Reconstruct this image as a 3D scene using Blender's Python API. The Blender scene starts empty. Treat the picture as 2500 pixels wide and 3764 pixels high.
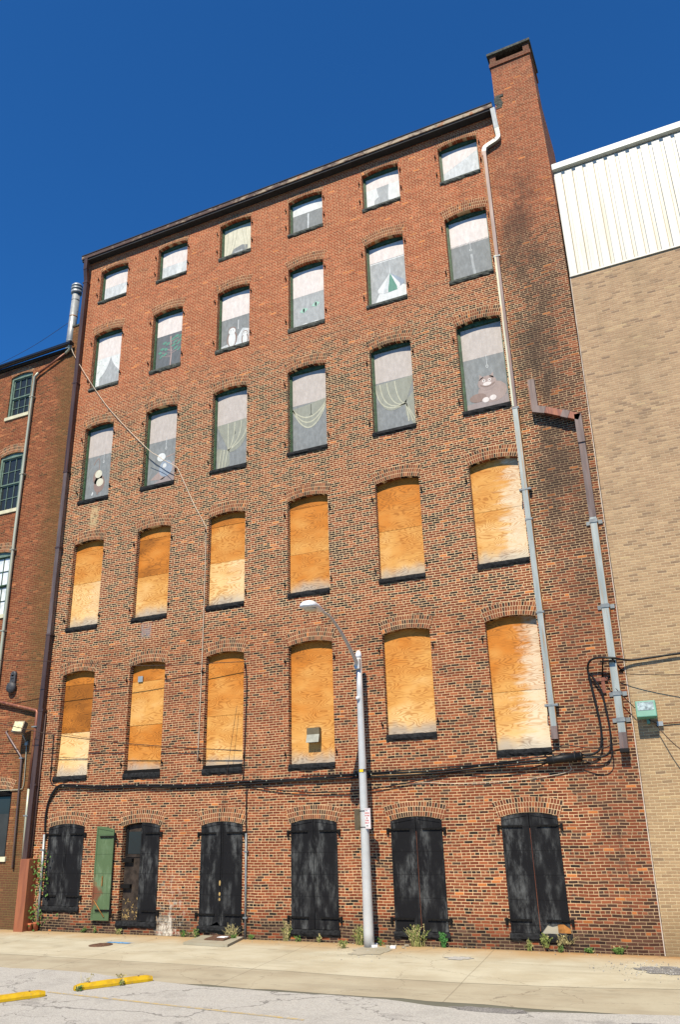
import bpy, bmesh, math, random
from mathutils import Vector, Matrix, noise as mnoise
random.seed(7)
scene = bpy.context.scene
COL = scene.collection

# ------------------------------------------------------------------ camera
cam_d = bpy.data.cameras.new('camera'); cam = bpy.data.objects.new('camera', cam_d); COL.objects.link(cam)
cam_d.sensor_fit = 'VERTICAL'; cam_d.sensor_height = 36.0; cam_d.lens = 2897.9/3764*36.0
cam_d.clip_start = 0.1; cam_d.clip_end = 6000
yaw, pit, rol = -0.42364575, 0.36250818, -0.03036181
cy, sy, cp, sp, cr, sr = math.cos(yaw), math.sin(yaw), math.cos(pit), math.sin(pit), math.cos(rol), math.sin(rol)
F = Vector((sy*cp, cy*cp, sp)); R0 = Vector((cy, -sy, 0)); U0 = R0.cross(F)
R = cr*R0 + sr*U0; U = -sr*R0 + cr*U0
cam.matrix_world = Matrix(((R.x, U.x, -F.x, 19.257), (R.y, U.y, -F.y, -20.0), (R.z, U.z, -F.z, 3.05), (0, 0, 0, 1)))
scene.camera = cam
# ------------------------------------------------------------------ sky, sun, exposure
SUN_DIR = Vector((-0.11, 1.0, -1.24)).normalized()
elev = math.asin(-SUN_DIR.z)
world = bpy.data.worlds.new("World"); scene.world = world; world.use_nodes = True
wnt = world.node_tree; wnt.nodes.clear()
wo = wnt.nodes.new('ShaderNodeOutputWorld'); bg = wnt.nodes.new('ShaderNodeBackground'); sk = wnt.nodes.new('ShaderNodeTexSky')
sk.sky_type = 'NISHITA'; sk.sun_disc = False; sk.sun_elevation = elev; sk.sun_rotation = math.radians(180) - math.atan2(0.11, 1.0)
sk.air_density = 0.9; sk.dust_density = 0.0; sk.ozone_density = 3.0; sk.altitude = 300
bg.inputs['Strength'].default_value = 0.066
tint = wnt.nodes.new('ShaderNodeMix'); tint.data_type = 'RGBA'; tint.blend_type = 'MULTIPLY'; tint.inputs[0].default_value = 1.0; tint.inputs[7].default_value = (0.30, 1.02, 1.70, 1.0)   # deep polarised blue
wnt.links.new(sk.outputs[0], tint.inputs[6]); wnt.links.new(tint.outputs[2], bg.inputs[0]); scene.cycles.diffuse_bounces = 1; wnt.links.new(bg.outputs[0], wo.inputs[0])
sun_d = bpy.data.lights.new('sun', 'SUN'); sun_d.energy = 5.0; sun_d.angle = math.radians(0.5); sun_d.color = (1.0, 0.90, 0.74)
sun = bpy.data.objects.new('sun', sun_d); COL.objects.link(sun)
sun.rotation_euler = SUN_DIR.to_track_quat('-Z', 'Y').to_euler(); sun.location = (10, -40, 50)
vs = scene.view_settings; vs.view_transform = 'Standard'; vs.look = 'None'; vs.exposure = 0.54; vs.gamma = 1.0; vs.use_curve_mapping = False

# ------------------------------------------------------------------ node maths helper
class NT:
    def __init__(s, name):
        s.m = bpy.data.materials.new(name); s.m.use_nodes = True; s.t = s.m.node_tree; s.t.nodes.clear()
        s.out = s.n('ShaderNodeOutputMaterial'); s.b = s.n('ShaderNodeBsdfPrincipled'); s.t.links.new(s.b.outputs[0], s.out.inputs[0])
    def n(s, k): return s.t.nodes.new(k)
    def put(s, sock, v):
        if isinstance(v, V): s.t.links.new(v.s, sock)
        elif isinstance(v, (tuple, list)):
            v = tuple(v)
            sock.default_value = v + (1.0,)*(len(sock.default_value)-len(v)) if hasattr(sock.default_value, '__len__') else v[0]
        else:
            if hasattr(sock.default_value, '__len__'): sock.default_value = (v,)*3 + ((1.0,) if len(sock.default_value) == 4 else ())
            else: sock.default_value = v
    def math(s, op, a, b=0.0, c=None, clamp=False):
        q = s.n('ShaderNodeMath'); q.operation = op; q.use_clamp = clamp; s.put(q.inputs[0], a); s.put(q.inputs[1], b)
        if c is not None: s.put(q.inputs[2], c)
        return V(s, q.outputs[0])
    def smooth(s, x, a, b):
        q = s.n('ShaderNodeMapRange'); q.interpolation_type = 'SMOOTHSTEP'; s.put(q.inputs[0], x); q.inputs[1].default_value = a; q.inputs[2].default_value = b
        return V(s, q.outputs[0])
    def vec(s, x, y, z=0.0):
        q = s.n('ShaderNodeCombineXYZ'); s.put(q.inputs[0], x); s.put(q.inputs[1], y); s.put(q.inputs[2], z); return V(s, q.outputs[0])
    def sep(s, v):
        q = s.n('ShaderNodeSeparateXYZ'); s.put(q.inputs[0], v); return [V(s, o) for o in q.outputs]
    def noise(s, v, sc, det=2.0, rough=0.5, dist=0.0, color=False):
        q = s.n('ShaderNodeTexNoise'); s.put(q.inputs['Vector'], v); q.inputs['Scale'].default_value = sc; q.inputs['Detail'].default_value = det
        q.inputs['Roughness'].default_value = rough; q.inputs['Distortion'].default_value = dist
        return V(s, q.outputs[1 if color else 0])
    def wn(s, v):
        q = s.n('ShaderNodeTexWhiteNoise'); q.noise_dimensions = '3D'; s.put(q.inputs[0], v); return V(s, q.outputs[0])
    def voro(s, v, sc, feat='F1', out=0):
        q = s.n('ShaderNodeTexVoronoi'); q.feature = feat; s.put(q.inputs['Vector'], v); q.inputs['Scale'].default_value = sc; return V(s, q.outputs[out])
    def mix(s, f, a, b, mode='MIX'):
        q = s.n('ShaderNodeMix'); q.data_type = 'RGBA'; q.blend_type = mode; q.clamp_factor = True
        s.put(q.inputs[0], f); s.put(q.inputs[6], a); s.put(q.inputs[7], b); return V(s, q.outputs[2])
    def ramp(s, f, stops, const=False):
        q = s.n('ShaderNodeValToRGB'); e = q.color_ramp.elements
        if const: q.color_ramp.interpolation = 'CONSTANT'
        while len(e) < len(stops): e.new(0.5)
        for i, (p, c) in enumerate(stops): e[i].position = p; e[i].color = tuple(c) + (1,)
        s.put(q.inputs[0], f); return V(s, q.outputs[0])
    def pos(s): return V(s, s.n('ShaderNodeNewGeometry').outputs['Position'])
    def nrm(s): return V(s, s.n('ShaderNodeNewGeometry').outputs['Normal'])
    def obj(s): return V(s, s.n('ShaderNodeTexCoord').outputs['Object'])
    def uv(s): return V(s, s.n('ShaderNodeTexCoord').outputs['UV'])
    def attr(s, nm):
        q = s.n('ShaderNodeAttribute'); q.attribute_name = nm; return V(s, q.outputs['Fac'])
    def rnd(s): return V(s, s.n('ShaderNodeObjectInfo').outputs['Random'])
    def bump(s, h, st=0.5, d=0.01):
        q = s.n('ShaderNodeBump'); q.inputs['Strength'].default_value = st; q.inputs['Distance'].default_value = d; s.put(q.inputs['Height'], h)
        s.t.links.new(q.outputs[0], s.b.inputs['Normal'])
    def done(s, col, rough=0.85, metal=0.0, spec=0.3):
        s.put(s.b.inputs['Base Color'], col); s.put(s.b.inputs['Roughness'], rough); s.put(s.b.inputs['Metallic'], metal)
        s.put(s.b.inputs['Specular IOR Level'], spec); return s.m
class V:
    def __init__(s, n, sock): s.n = n; s.s = sock
    def __add__(a, b): return a.n.math('ADD', a, b)
    __radd__ = __add__
    def __sub__(a, b): return a.n.math('SUBTRACT', a, b)
    def __rsub__(a, b): return a.n.math('SUBTRACT', b, a)
    def __mul__(a, b): return a.n.math('MULTIPLY', a, b)
    __rmul__ = __mul__
    def __truediv__(a, b): return a.n.math('DIVIDE', a, b)
    def __lt__(a, b): return a.n.math('LESS_THAN', a, b)
    def __gt__(a, b): return a.n.math('GREATER_THAN', a, b)
    def floor(a): return a.n.math('FLOOR', a)
    def fract(a): return a.n.math('FRACT', a)
    def abs(a): return a.n.math('ABSOLUTE', a)
    def mod(a, b): return a.n.math('FLOORED_MODULO', a, b)
    def min(a, b): return a.n.math('MINIMUM', a, b)
    def max(a, b): return a.n.math('MAXIMUM', a, b)
    def clamp(a): return a.n.math('ADD', a, 0.0, clamp=True)
    def pw(a, b): return a.n.math('POWER', a, b)

def simple(name, col, rough=0.8, metal=0.0, spec=0.3, var=0.15, sc=4.0, bump=0.0, bsc=30.0):
    t = NT(name); p = t.pos(); nz = t.noise(p, sc, 4, 0.6)
    lo = tuple(max(0, c*(1-var)) for c in col); hi = tuple(min(1, c*(1+var)) for c in col)
    c = t.mix(t.smooth(nz, 0.3, 0.7), lo, hi)
    if bump: t.bump(t.noise(p, bsc, 3), bump, 0.01)
    return t.done(c, rough, metal, spec)

# ------------------------------------------------------------------ brick
CH, BW = 0.0665, 0.222
def brick(name, palette, mortar, kind='main'):
    t = NT(name); p = t.pos(); nx, ny, nz_ = t.sep(t.nrm()); x, y, z = t.sep(p)
    side = nx.abs() > 0.7
    u0 = x + (y - x)*side
    if kind == 'arch':
        uu, vv, _ = t.sep(t.uv()); U_, V_ = uu, vv
        ch, bw = 0.116, 0.0665
        v = V_; row = (v/ch).floor(); fv = (v/ch).fract()
        bwn = bw; u = U_ + t.wn(t.vec(row, 3.3))*0.05
        hdr = None
    else:
        ch = CH
        wob = t.noise(t.vec(u0, z*0.6, y*0.0), 1.1, 2.0)
        v = z + wob*0.05 + t.noise(p, 6.0, 1.0)*0.010
        row = (v/ch).floor(); fv = (v/ch).fract()
        hdr = row.mod(6.0) < 0.5
        if kind == 'tan': hdr = row.mod(6.0) < -1.0
        bwn = BW - hdr*(BW*0.5)
        u = u0 + t.noise(p, 5.0, 1.0)*0.016 + row.mod(2.0)*(bwn*0.5) + t.wn(t.vec(row, 7.7))*(0.06 if kind != 'tan' else 0.004)
    cu = u/bwn; col = cu.floor(); fu = cu.fract()
    du = fu.min(1.0-fu)*bwn; dv = fv.min(1.0-fv)*ch
    d = du.min(dv) + (t.noise(p, 45.0, 2.0)-0.5)*0.006
    mt = 0.0064 if kind == 'main' else (0.0052 if kind != 'arch' else 0.0066)
    bk = t.smooth(d, mt-0.002, mt+0.0022)             # 1 on the brick, 0 in the joint
    r1 = t.wn(t.vec(row, col, 1.0)); r2 = t.wn(t.vec(row, col, 5.0)); r3 = t.wn(t.vec(row, col, 9.0))
    big = t.noise(p, 0.22, 3.0, 0.6); mid = t.noise(p, 1.3, 3.0, 0.65)
    if kind == 'main':
        # repaired and re-laid zones: redder top storeys and a red band, brown-black bricks in the middle storeys
        top = t.smooth(z - (x*0.10) + (big-0.5)*6.0, 15.2, 18.4)
        mid_band = t.smooth(z + (big-0.5)*3.0, 7.9, 8.7)
        low = 1.0 - mid_band
        dark = 0.36*mid_band*(1.0-top) + 0.05*top + 0.17*low
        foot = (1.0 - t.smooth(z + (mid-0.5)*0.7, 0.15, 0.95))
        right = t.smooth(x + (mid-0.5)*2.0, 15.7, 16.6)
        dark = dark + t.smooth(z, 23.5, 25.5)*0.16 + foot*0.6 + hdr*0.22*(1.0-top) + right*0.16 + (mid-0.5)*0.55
    elif kind == 'annex':
        dark = 0.10 + (mid-0.5)*0.3 + hdr*0.1; top = None
    elif kind == 'tan':
        dark = 0.10 + (big-0.5)*0.5
    else:
        topa = t.smooth(z, 18.5, 21.0); dark = 0.34 - 0.28*topa + (mid-0.5)*0.3
    if kind == 'main':
        st = t.noise(t.vec(x*1.3, z*0.5), 1.0, 6.0, 0.7)
        band = t.smooth((x - 16.55 + (z-16.0)*0.02).abs(), 1.1, 0.1) * t.smooth(z, 6.0, 11.5) * (1.0 - t.smooth(z, 20.5, 23.5))
        soot = (t.smooth(st, 0.36, 0.62)*band).clamp(); dark = dark + soot*0.55
        dark = dark + t.smooth(t.noise(p, 0.55, 2.0), 0.58, 0.66)*0.18 - t.smooth(t.noise(t.vec(x*0.7+9, z*0.5), 1.0, 2.0), 0.58, 0.66)*0.25
    isd = t.smooth(r1 - dark, 0.03, -0.03)
    base = t.ramp(r2, palette['base']); dk = t.ramp(r3, palette['dark'])
    c = t.mix(isd, base, dk)
    if kind == 'main':
        c = t.mix(top, c, t.mix(0.5, c, palette['top']))
        c = t.mix(right*0.5, c, t.mix(0.55, c, (0.20, 0.075, 0.04)))
    c = t.mix((r3 > 0.985)*0.7, c, palette['odd'])
    c = t.mix(1.0, c, t.mix(r2*r3, (0.70, 0.66, 0.64), (1.22, 1.25, 1.25)), 'MULTIPLY') if kind in ('main', 'arch', 'annex') else c
    grain = t.noise(p, 60.0, 3.0); c = t.mix((grain-0.3)*0.5, c, (0.02, 0.012, 0.008))
    mo = t.mix(t.smooth(mid, 0.35, 0.7), mortar, tuple(k*0.72 for k in mortar))
    if kind == 'main':
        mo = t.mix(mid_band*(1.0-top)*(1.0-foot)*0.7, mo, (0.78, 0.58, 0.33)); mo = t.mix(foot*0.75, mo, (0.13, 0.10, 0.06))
        mo = t.mix(right*0.55, mo, (0.28, 0.19, 0.11))
        mo = t.mix(top*0.2, mo, (0.48, 0.22, 0.12))
    if kind == 'annex':
        ft = 1.0 - t.smooth(z + (mid-0.5)*1.5, 0.6, 3.0); mo = t.mix(ft*0.8, mo, (0.10, 0.08, 0.03))
        mo = t.mix(t.smooth(z, 5.0, 18.0)*0.3, mo, (0.4, 0.16, 0.06))
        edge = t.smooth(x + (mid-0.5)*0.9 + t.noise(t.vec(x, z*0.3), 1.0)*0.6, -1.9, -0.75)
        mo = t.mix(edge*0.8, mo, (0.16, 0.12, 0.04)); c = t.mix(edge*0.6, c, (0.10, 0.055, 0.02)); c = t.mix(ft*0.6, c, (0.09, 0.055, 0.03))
    c = t.mix(bk, mo, c)
    if kind == 'main':
        # soot and water streaks on the right flank, lime bloom near the doorway
        c = t.mix(soot*0.62, c, (0.035, 0.026, 0.02))
        st2 = t.noise(t.vec(x*5.0, z*0.5), 1.0, 4.0, 0.7)
        b2 = t.smooth((x - 16.95).abs(), 0.55, 0.05)*(1.0 - t.smooth(z, 2.8, 4.4))
        c = t.mix((t.smooth(st2, 0.5, 0.68)*b2)*0.55, c, (0.05, 0.03, 0.022))
        wn_ = t.noise(t.vec(x*5.0, z*3.0), 1.5, 5.0, 0.75)
        lime = t.smooth((x-4.75).abs(), 0.75, 0.1)*(1.0-t.smooth(z, 0.2, 2.1))*t.smooth(wn_, 0.50, 0.62)
        lime2 = t.smooth((x-4.55).abs(), 0.35, 0.1)*(1.0-t.smooth(z, 0.2, 0.6))*t.smooth(wn_, 0.35, 0.55)
        c = t.mix((lime*0.55+lime2*0.7).clamp(), c, (0.60, 0.55, 0.45))
        capz = t.smooth(z + (mid-0.5)*0.8, 25.7, 26.3); c = t.mix(capz*0.6, c, (0.06, 0.04, 0.032))
        # grime hanging under every sill
        sc_ = t.noise(t.vec(x*1.2, z*1.2), 1.0, 4.0, 0.7)
        c = t.mix(t.smooth(sc_, 0.60, 0.78)*0.35, c, (0.06, 0.04, 0.03))
        for (sx, sz, w_, h_, cc) in ((3.32, 8.62, 0.24, 0.30, (0.22, 0.20, 0.20)), (0.75, 12.95, 0.22, 0.50, (0.50, 0.38, 0.20)), (14.95, 23.0, 0.0, 0.0, (0, 0, 0))):
            if w_: c = t.mix(t.smooth((x-sx).abs(), w_, w_*0.6)*t.smooth((z-sz).abs(), h_, h_*0.5)*t.smooth(wn_, 0.38, 0.55)*0.75, c, cc)
    if kind == 'tan':
        lowt = 1.0 - t.smooth(z, 4.0, 13.0); c = t.mix(lowt*0.5*bk, c, t.mix(1.0, c, (0.80, 0.78, 0.62), 'MULTIPLY')); c = t.mix(lowt*(1.0-bk)*0.6, c, (0.62, 0.50, 0.28))
        g = t.noise(t.vec(x*0.5, z*0.25), 1.2, 4.0, 0.6); c = t.mix(t.smooth(g, 0.48, 0.75)*0.35, c, (0.20, 0.15, 0.09))
        sk_ = t.noise(t.vec(x*2.2, z*0.12), 1.0, 4.0, 0.65); c = t.mix(t.smooth(sk_, 0.5, 0.75)*t.smooth(z, 8.0, 17.0)*0.45, c, (0.20, 0.145, 0.09)); c = t.mix(t.smooth(t.noise(t.vec(x*0.8, z*0.8), 1.0, 3.0), 0.62, 0.75)*0.25, c, (0.50, 0.40, 0.26))
        c = t.mix((1.0-t.smooth(z + (mid-0.5), 0.1, 1.2))*0.55, c, (0.14, 0.10, 0.05))
    t.bump(bk + t.noise(p, 30.0, 2.0)*0.5 + t.noise(p, 1.6, 2.0)*5.0 + t.wn(t.vec(row, col, 2.0))*0.5, 0.6, 0.009)
    return t.done(c, 0.9, 0.0, 0.2)
PM = dict(base=[(0.0, (0.28, 0.074, 0.030)), (0.35, (0.20, 0.052, 0.024)), (0.7, (0.35, 0.105, 0.043)), (1.0, (0.135, 0.040, 0.021))],
          dark=[(0.0, (0.022, 0.017, 0.015)), (0.5, (0.055, 0.030, 0.022)), (1.0, (0.10, 0.052, 0.034))], odd=(0.55, 0.18, 0.045), top=(0.52, 0.125, 0.05))
M = {}
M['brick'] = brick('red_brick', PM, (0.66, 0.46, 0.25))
M['brick_arch'] = brick('arch_brick', dict(PM, base=[(0.0, (0.28, 0.078, 0.034)), (0.5, (0.19, 0.052, 0.025)), (1.0, (0.33, 0.115, 0.045))]), (0.62, 0.43, 0.24), 'arch')
PA = dict(base=[(0.0, (0.27, 0.075, 0.032)), (0.5, (0.19, 0.052, 0.026)), (1.0, (0.31, 0.095, 0.04))], dark=[(0.0, (0.11, 0.045, 0.025)), (1.0, (0.17, 0.07, 0.03))], odd=(0.40, 0.15, 0.06))
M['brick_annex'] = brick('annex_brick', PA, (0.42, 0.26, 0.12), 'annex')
PT = dict(base=[(0.0, (0.42, 0.285, 0.17)), (0.5, (0.36, 0.235, 0.14)), (1.0, (0.47, 0.325, 0.19))], dark=[(0.0, (0.24, 0.16, 0.105)), (1.0, (0.33, 0.22, 0.13))], odd=(0.52, 0.38, 0.21))
M['brick_tan'] = brick('tan_brick', PT, (0.52, 0.40, 0.25), 'tan')

def m_ply():
    t = NT('plywood'); u, v, k = t.sep(t.uv()); tone = t.attr('tone'); h = t.attr('height'); rr = t.attr('seed')
    w = t.noise(t.vec(u*1.0, v*3.4, rr*37.0), 1.0, 2.0, 0.4, 0.15)
    ring = (w*19.0 + t.noise(t.vec(u*3.0, v*14.0, rr*11.0), 1.0, 2.0)*0.9).fract()
    line = t.smooth((ring-0.5).abs(), 0.30, 0.05)*t.smooth(t.noise(t.vec(u*1.3, v*2.6, rr*23.0), 1.0, 2.0), 0.3, 0.55)
    fine = t.noise(t.vec(u*3.0, v*60.0, rr*5.0), 1.0, 3.0)
    big = t.noise(t.vec(u*1.0, v*1.8, rr*19.0), 1.0, 2.0)
    tn = (tone + (big-0.5)*0.9 + 0.02 + (rr-0.5)*0.1 + (h-0.5)*0.45).clamp()
    base = t.ramp(tn, [(0.0, (0.70, 0.47, 0.20)), (0.35, (0.58, 0.295, 0.075)), (0.7, (0.50, 0.175, 0.022)), (1.0, (0.27, 0.092, 0.010))])
    dk = t.ramp(tn, [(0.0, (0.46, 0.22, 0.06)), (0.5, (0.34, 0.12, 0.016)), (1.0, (0.13, 0.045, 0.006))])
    c = t.mix(line*0.82 + (fine-0.5)*0.35, base, dk)
    kn = t.voro(t.vec(u*1.0, v*1.4, rr*13.0), 2.0); c = t.mix(t.smooth(kn, 0.055, 0.03), c, (0.35, 0.15, 0.03))
    hm = t.attr('metres')                        # metres above the sill: the bottom of each board is weathered grey
    wg = t.noise(t.vec(u*2.0, v*1.2, rr*3.0), 1.3, 3.0)
    g = (1.0 - t.smooth(hm + (wg-0.5)*0.5, 0.03, 0.42))
    c = t.mix(g*0.85, c, t.mix(line, (0.40, 0.35, 0.28), (0.24, 0.21, 0.17)))
    pale = t.attr('pale'); pn = t.noise(t.vec(u*1.3, v*7.0, rr*41.0), 1.0, 4.0, 0.65); c = t.mix((pale*t.smooth(u + (wg-0.5)*0.6 + (pn-0.5)*1.6 + (1.0-h)*0.3, 0.75, 1.30))*(0.72-line*0.35), c, (0.66, 0.59, 0.44))
    t.bump(line, 0.15, 0.003)
    return t.done(c, 0.75, 0.0, 0.25)
M['ply'] = m_ply()
def m_shutter(name, base, chalk, amt, red=False):
    t = NT(name); p = t.pos(); x, y, z = t.sep(p)
    n1 = t.noise(t.vec(x*4.5, z*1.3), 1.0, 6.0, 0.75); n2 = t.noise(t.vec(x*2.1+5, z*0.9), 1.0, 2.0); n3 = t.noise(t.vec(x*30.0, z*5.0), 1.0, 3.0, 0.7)
    c = t.mix((t.smooth(n1, 0.42, 0.75)*t.smooth(n2, 0.40, 0.60)*amt + t.smooth(n3, 0.62, 0.78)*amt*0.4).clamp(), base, chalk)
    if red:
        q_ = t.noise(t.vec(x*4.0, z*2.5), 1.0, 5.0, 0.7); rr_ = t.smooth(((x-2.05)*1.9).abs() + ((z-1.05)*0.95).abs() + (q_-0.5)*1.3, 0.62, 0.30)
        c = t.mix(rr_*0.85, c, t.mix(q_, (0.10, 0.02, 0.015), (0.24, 0.075, 0.04))); c = t.mix(t.smooth(q_, 0.62, 0.70)*0.6, c, (0.20, 0.08, 0.03))
    seam = t.smooth(((z/0.52 + t.noise(p, 2.0)*0.06).fract()-0.5).abs(), 0.47, 0.495); c = t.mix(seam*0.5, c, tuple(k*0.4 for k in base))
    t.bump(t.noise(t.vec(x*3.0, z*2.0), 2.0, 3.0), 0.3, 0.02)
    return t.done(c, 0.75, 0.0, 0.12)
M['iron_black'] = m_shutter('black_painted_iron', (0.0085, 0.0085, 0.0095), (0.12, 0.125, 0.122), 0.9)
M['iron_green'] = m_shutter('green_painted_iron', (0.08, 0.125, 0.06), (0.19, 0.26, 0.155), 0.9, True)
M['rust_paint'] = simple('rusty_red_patch', (0.13, 0.03, 0.02), 0.8, var=0.4)
M['iron_dark'] = simple('hinge_iron', (0.008, 0.0075, 0.007), 0.8, 0.0, 0.12)
M['stone_dark'] = simple('dark_sill_stone', (0.014, 0.0145, 0.015), 0.85, 0.0, 0.15, 0.5, 14.0, 0.9, 30.0)
M['stone_grey'] = simple('weathered_sill_stone', (0.055, 0.06, 0.05), 0.85, 0.0, 0.3, 0.5, 14.0, 0.9, 30.0)
M['green_frame'] = simple('green_frame_paint', (0.035, 0.075, 0.035), 0.6, 0, 0.4, 0.4, 9.0)
M['sash_green'] = simple('sash_green_paint', (0.13, 0.19, 0.145), 0.5, 0, 0.4, 0.25, 9.0)
M['cream_sill'] = simple('cream_sill_paint', (0.55, 0.52, 0.36), 0.7, 0, 0.3, 0.15)
M['dark_inside'] = simple('dark_opening', (0.01, 0.01, 0.01), 0.95)
M['door_wood'] = simple('old_door_wood', (0.035, 0.026, 0.02), 0.8, 0, 0.2, 0.5, 6.0)
M['pale_chip'] = simple('pale_scraps', (0.38, 0.26, 0.10), 0.9, 0, 0.2, 0.4)
def m_glass():
    t = NT('window_glass'); t.bump(t.noise(t.pos(), 3.0), 0.06, 0.02); return t.done((0.022, 0.027, 0.028), 0.12, 0.0, 0.35)
M['glass'] = m_glass()
M['curtain'] = simple('white_curtain', (0.62, 0.66, 0.66), 0.4, 0, 0.6, 0.2, 5.0)
M['screen'] = simple('dark_wire_screen', (0.03, 0.035, 0.035), 0.7)

def m_down(name, hi, lo, rust):
    t = NT(name); p = t.pos(); x, y, z = t.sep(p); n1 = t.noise(t.vec(x*9.0, z*0.8, y*9.0), 1.0, 4.0, 0.65)
    c = t.mix(t.smooth(n1, 0.35, 0.65), hi, lo); n2 = t.noise(t.vec(x*20.0, z*0.7, y*20.0), 1.0, 4.0, 0.7)
    c = t.mix(t.smooth(n2, 0.56, 0.70)*0.8, c, rust); return t.done(c, 0.45, 0.25, 0.5)
M['spout_brown'] = m_down('brown_spout_metal', (0.085, 0.050, 0.040), (0.050, 0.028, 0.024), (0.17, 0.06, 0.03))
M['spout_purple'] = m_down('faded_brown_spout_metal', (0.165, 0.122, 0.105), (0.10, 0.07, 0.06), (0.22, 0.09, 0.05))
M['spout_light'] = m_down('grey_painted_spout', (0.36, 0.385, 0.35), (0.26, 0.29, 0.27), (0.36, 0.20, 0.07))
M['spout_rustbrown'] = m_down('rust_brown_spout', (0.17, 0.125, 0.115), (0.11, 0.075, 0.07), (0.26, 0.11, 0.04))
M['rust_edge'] = simple('rust_streak', (0.30, 0.13, 0.035), 0.85, 0, 0.2, 0.4, 5.0)
M['spout_cream'] = m_down('cream_painted_spout', (0.42, 0.43, 0.32), (0.33, 0.34, 0.26), (0.40, 0.20, 0.08))
M['copper'] = m_down('rust_orange_casing', (0.36, 0.125, 0.055), (0.26, 0.088, 0.042), (0.20, 0.075, 0.04))
M['rust_pipe'] = m_down('rusty_pipe', (0.26, 0.09, 0.045), (0.15, 0.05, 0.03), (0.45, 0.22, 0.10))
def m_gutter():
    t = NT('peeling_gutter_paint'); p = t.pos(); x, y, z = t.sep(p); n1 = t.noise(t.vec(x*1.7, z*3.0), 1.0, 5.0, 0.75)
    f = t.smooth(n1 + t.smooth(x, 0.0, 16.0)*0.14, 0.52, 0.68)
    c = t.mix(f, (0.075, 0.045, 0.038), (0.34, 0.27, 0.19)); n2 = t.noise(t.vec(x*3.0+9, z*4.0), 1.0, 4.0)
    c = t.mix(t.smooth(n2, 0.55, 0.65)*f, c, (0.30, 0.12, 0.05)); return t.done(c, 0.7)
M['gutter'] = m_gutter()
M['roof'] = simple('dark_roofing', (0.03, 0.03, 0.032), 0.9)
M['black_gutter'] = simple('black_gutter_paint', (0.012, 0.013, 0.015), 0.35, 0, 0.5)
M['cable'] = simple('black_cable_jacket', (0.006, 0.006, 0.006), 0.5, 0, 0.3)
M['thin_wire'] = simple('brown_wire', (0.05, 0.03, 0.02), 0.6)
M['white_wire'] = simple('cream_wire', (0.55, 0.45, 0.33), 0.6)
M['galv'] = simple('galvanised_metal', (0.33, 0.35, 0.345), 0.42, 0.3, 0.5, 0.12, 6.0)
M['galv_dull'] = simple('dull_galvanised_metal', (0.20, 0.22, 0.22), 0.5, 0.3, 0.5, 0.2, 6.0)
M['pole'] = simple('brushed_aluminium_pole', (0.50, 0.50, 0.48), 0.36, 0.15, 0.6, 0.07, 3.0)
M['lamp_white'] = simple('pale_lamp_housing', (0.66, 0.68, 0.70), 0.4, 0.0, 0.5, 0.06)
M['lamp_lens'] = simple('lamp_lens', (0.62, 0.55, 0.42), 0.25, 0.0, 0.6, 0.1, 30)
M['sign_white'] = simple('sign_white', (0.78, 0.77, 0.75), 0.5, var=0.05)
M['sign_red'] = simple('sign_red_letters', (0.60, 0.10, 0.10), 0.5, var=0.2)
M['sign_back'] = simple('sign_back_metal', (0.16, 0.13, 0.08), 0.6, 0.3)
M['steel_black'] = simple('black_band', (0.02, 0.02, 0.02), 0.6)
M['yellow'] = simple('yellow_tape', (0.75, 0.50, 0.02), 0.6)
M['flood_bronze'] = simple('bronze_lamp_housing', (0.20, 0.16, 0.12), 0.5, 0.2)
M['flood_glass'] = simple('lamp_reflector_glass', (0.66, 0.58, 0.33), 0.3, 0.0, 0.6, 0.35, 10.0)
M['flood_green'] = simple('green_lamp_housing', (0.09, 0.25, 0.18), 0.5, 0.0, 0.5, 0.1)
M['flood_green2'] = simple('green_lamp_glass', (0.34, 0.40, 0.36), 0.15, 0.3, 0.8, 0.5, 14.0)
M['bell'] = simple('old_bell_metal', (0.055, 0.055, 0.058), 0.6, 0.2, 0.4, 0.4, 12.0)
M['hood'] = simple('vent_hood_metal', (0.30, 0.30, 0.24), 0.5, 0.2, 0.4, 0.2)
M['hood_dark'] = simple('vent_hood_brown', (0.12, 0.10, 0.06), 0.6, 0.1)
M['terracotta'] = simple('terracotta', (0.36, 0.11, 0.05), 0.9, 0, 0.2, 0.35, 9.0)
M['manhole'] = simple('manhole_iron', (0.12, 0.065, 0.04), 0.8, 0.1, 0.3, 0.4, 20.0, 0.6, 40.0)
M['blue_paint'] = simple('blue_spray_paint', (0.10, 0.28, 0.52), 0.9, var=0.3, sc=20)
M['leaf'] = simple('green_leaves', (0.07, 0.14, 0.025), 0.7, 0, 0.3, 0.5, 25.0)
M['leaf_bright'] = simple('bright_leaves', (0.045, 0.15, 0.03), 0.6, 0, 0.3, 0.4, 25.0)
M['grass_dry'] = simple('dry_grass', (0.34, 0.29, 0.13), 0.9, 0, 0.2, 0.4, 25.0)
M['weed'] = simple('weed_olive', (0.16, 0.19, 0.05), 0.8, 0, 0.2, 0.5, 25.0)
def m_white_panel():
    t = NT('white_metal_cladding'); p = t.pos(); x, y, z = t.sep(p)
    n1 = t.noise(t.vec(x*4.0, z*0.4), 1.0, 4.0); c = t.mix(t.smooth(n1, 0.4, 0.7)*0.6, (0.58, 0.575, 0.52), (0.44, 0.42, 0.33)); n2 = t.noise(t.vec(x*11.0, z*0.35), 1.0, 3.0); c = t.mix(t.smooth(n2, 0.6, 0.75)*0.35, c, (0.34, 0.30, 0.19)); return t.done(c, 0.45, 0, 0.4)
M['white_panel'] = m_white_panel()
M['seam_dirt'] = simple('cladding_seam', (0.30, 0.25, 0.13), 0.6)  # ochre dirt lying in the cladding seams
M['coping'] = simple('pale_coping', (0.56, 0.60, 0.55), 0.45, 0, 0.4, 0.06, 3.0)
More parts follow.
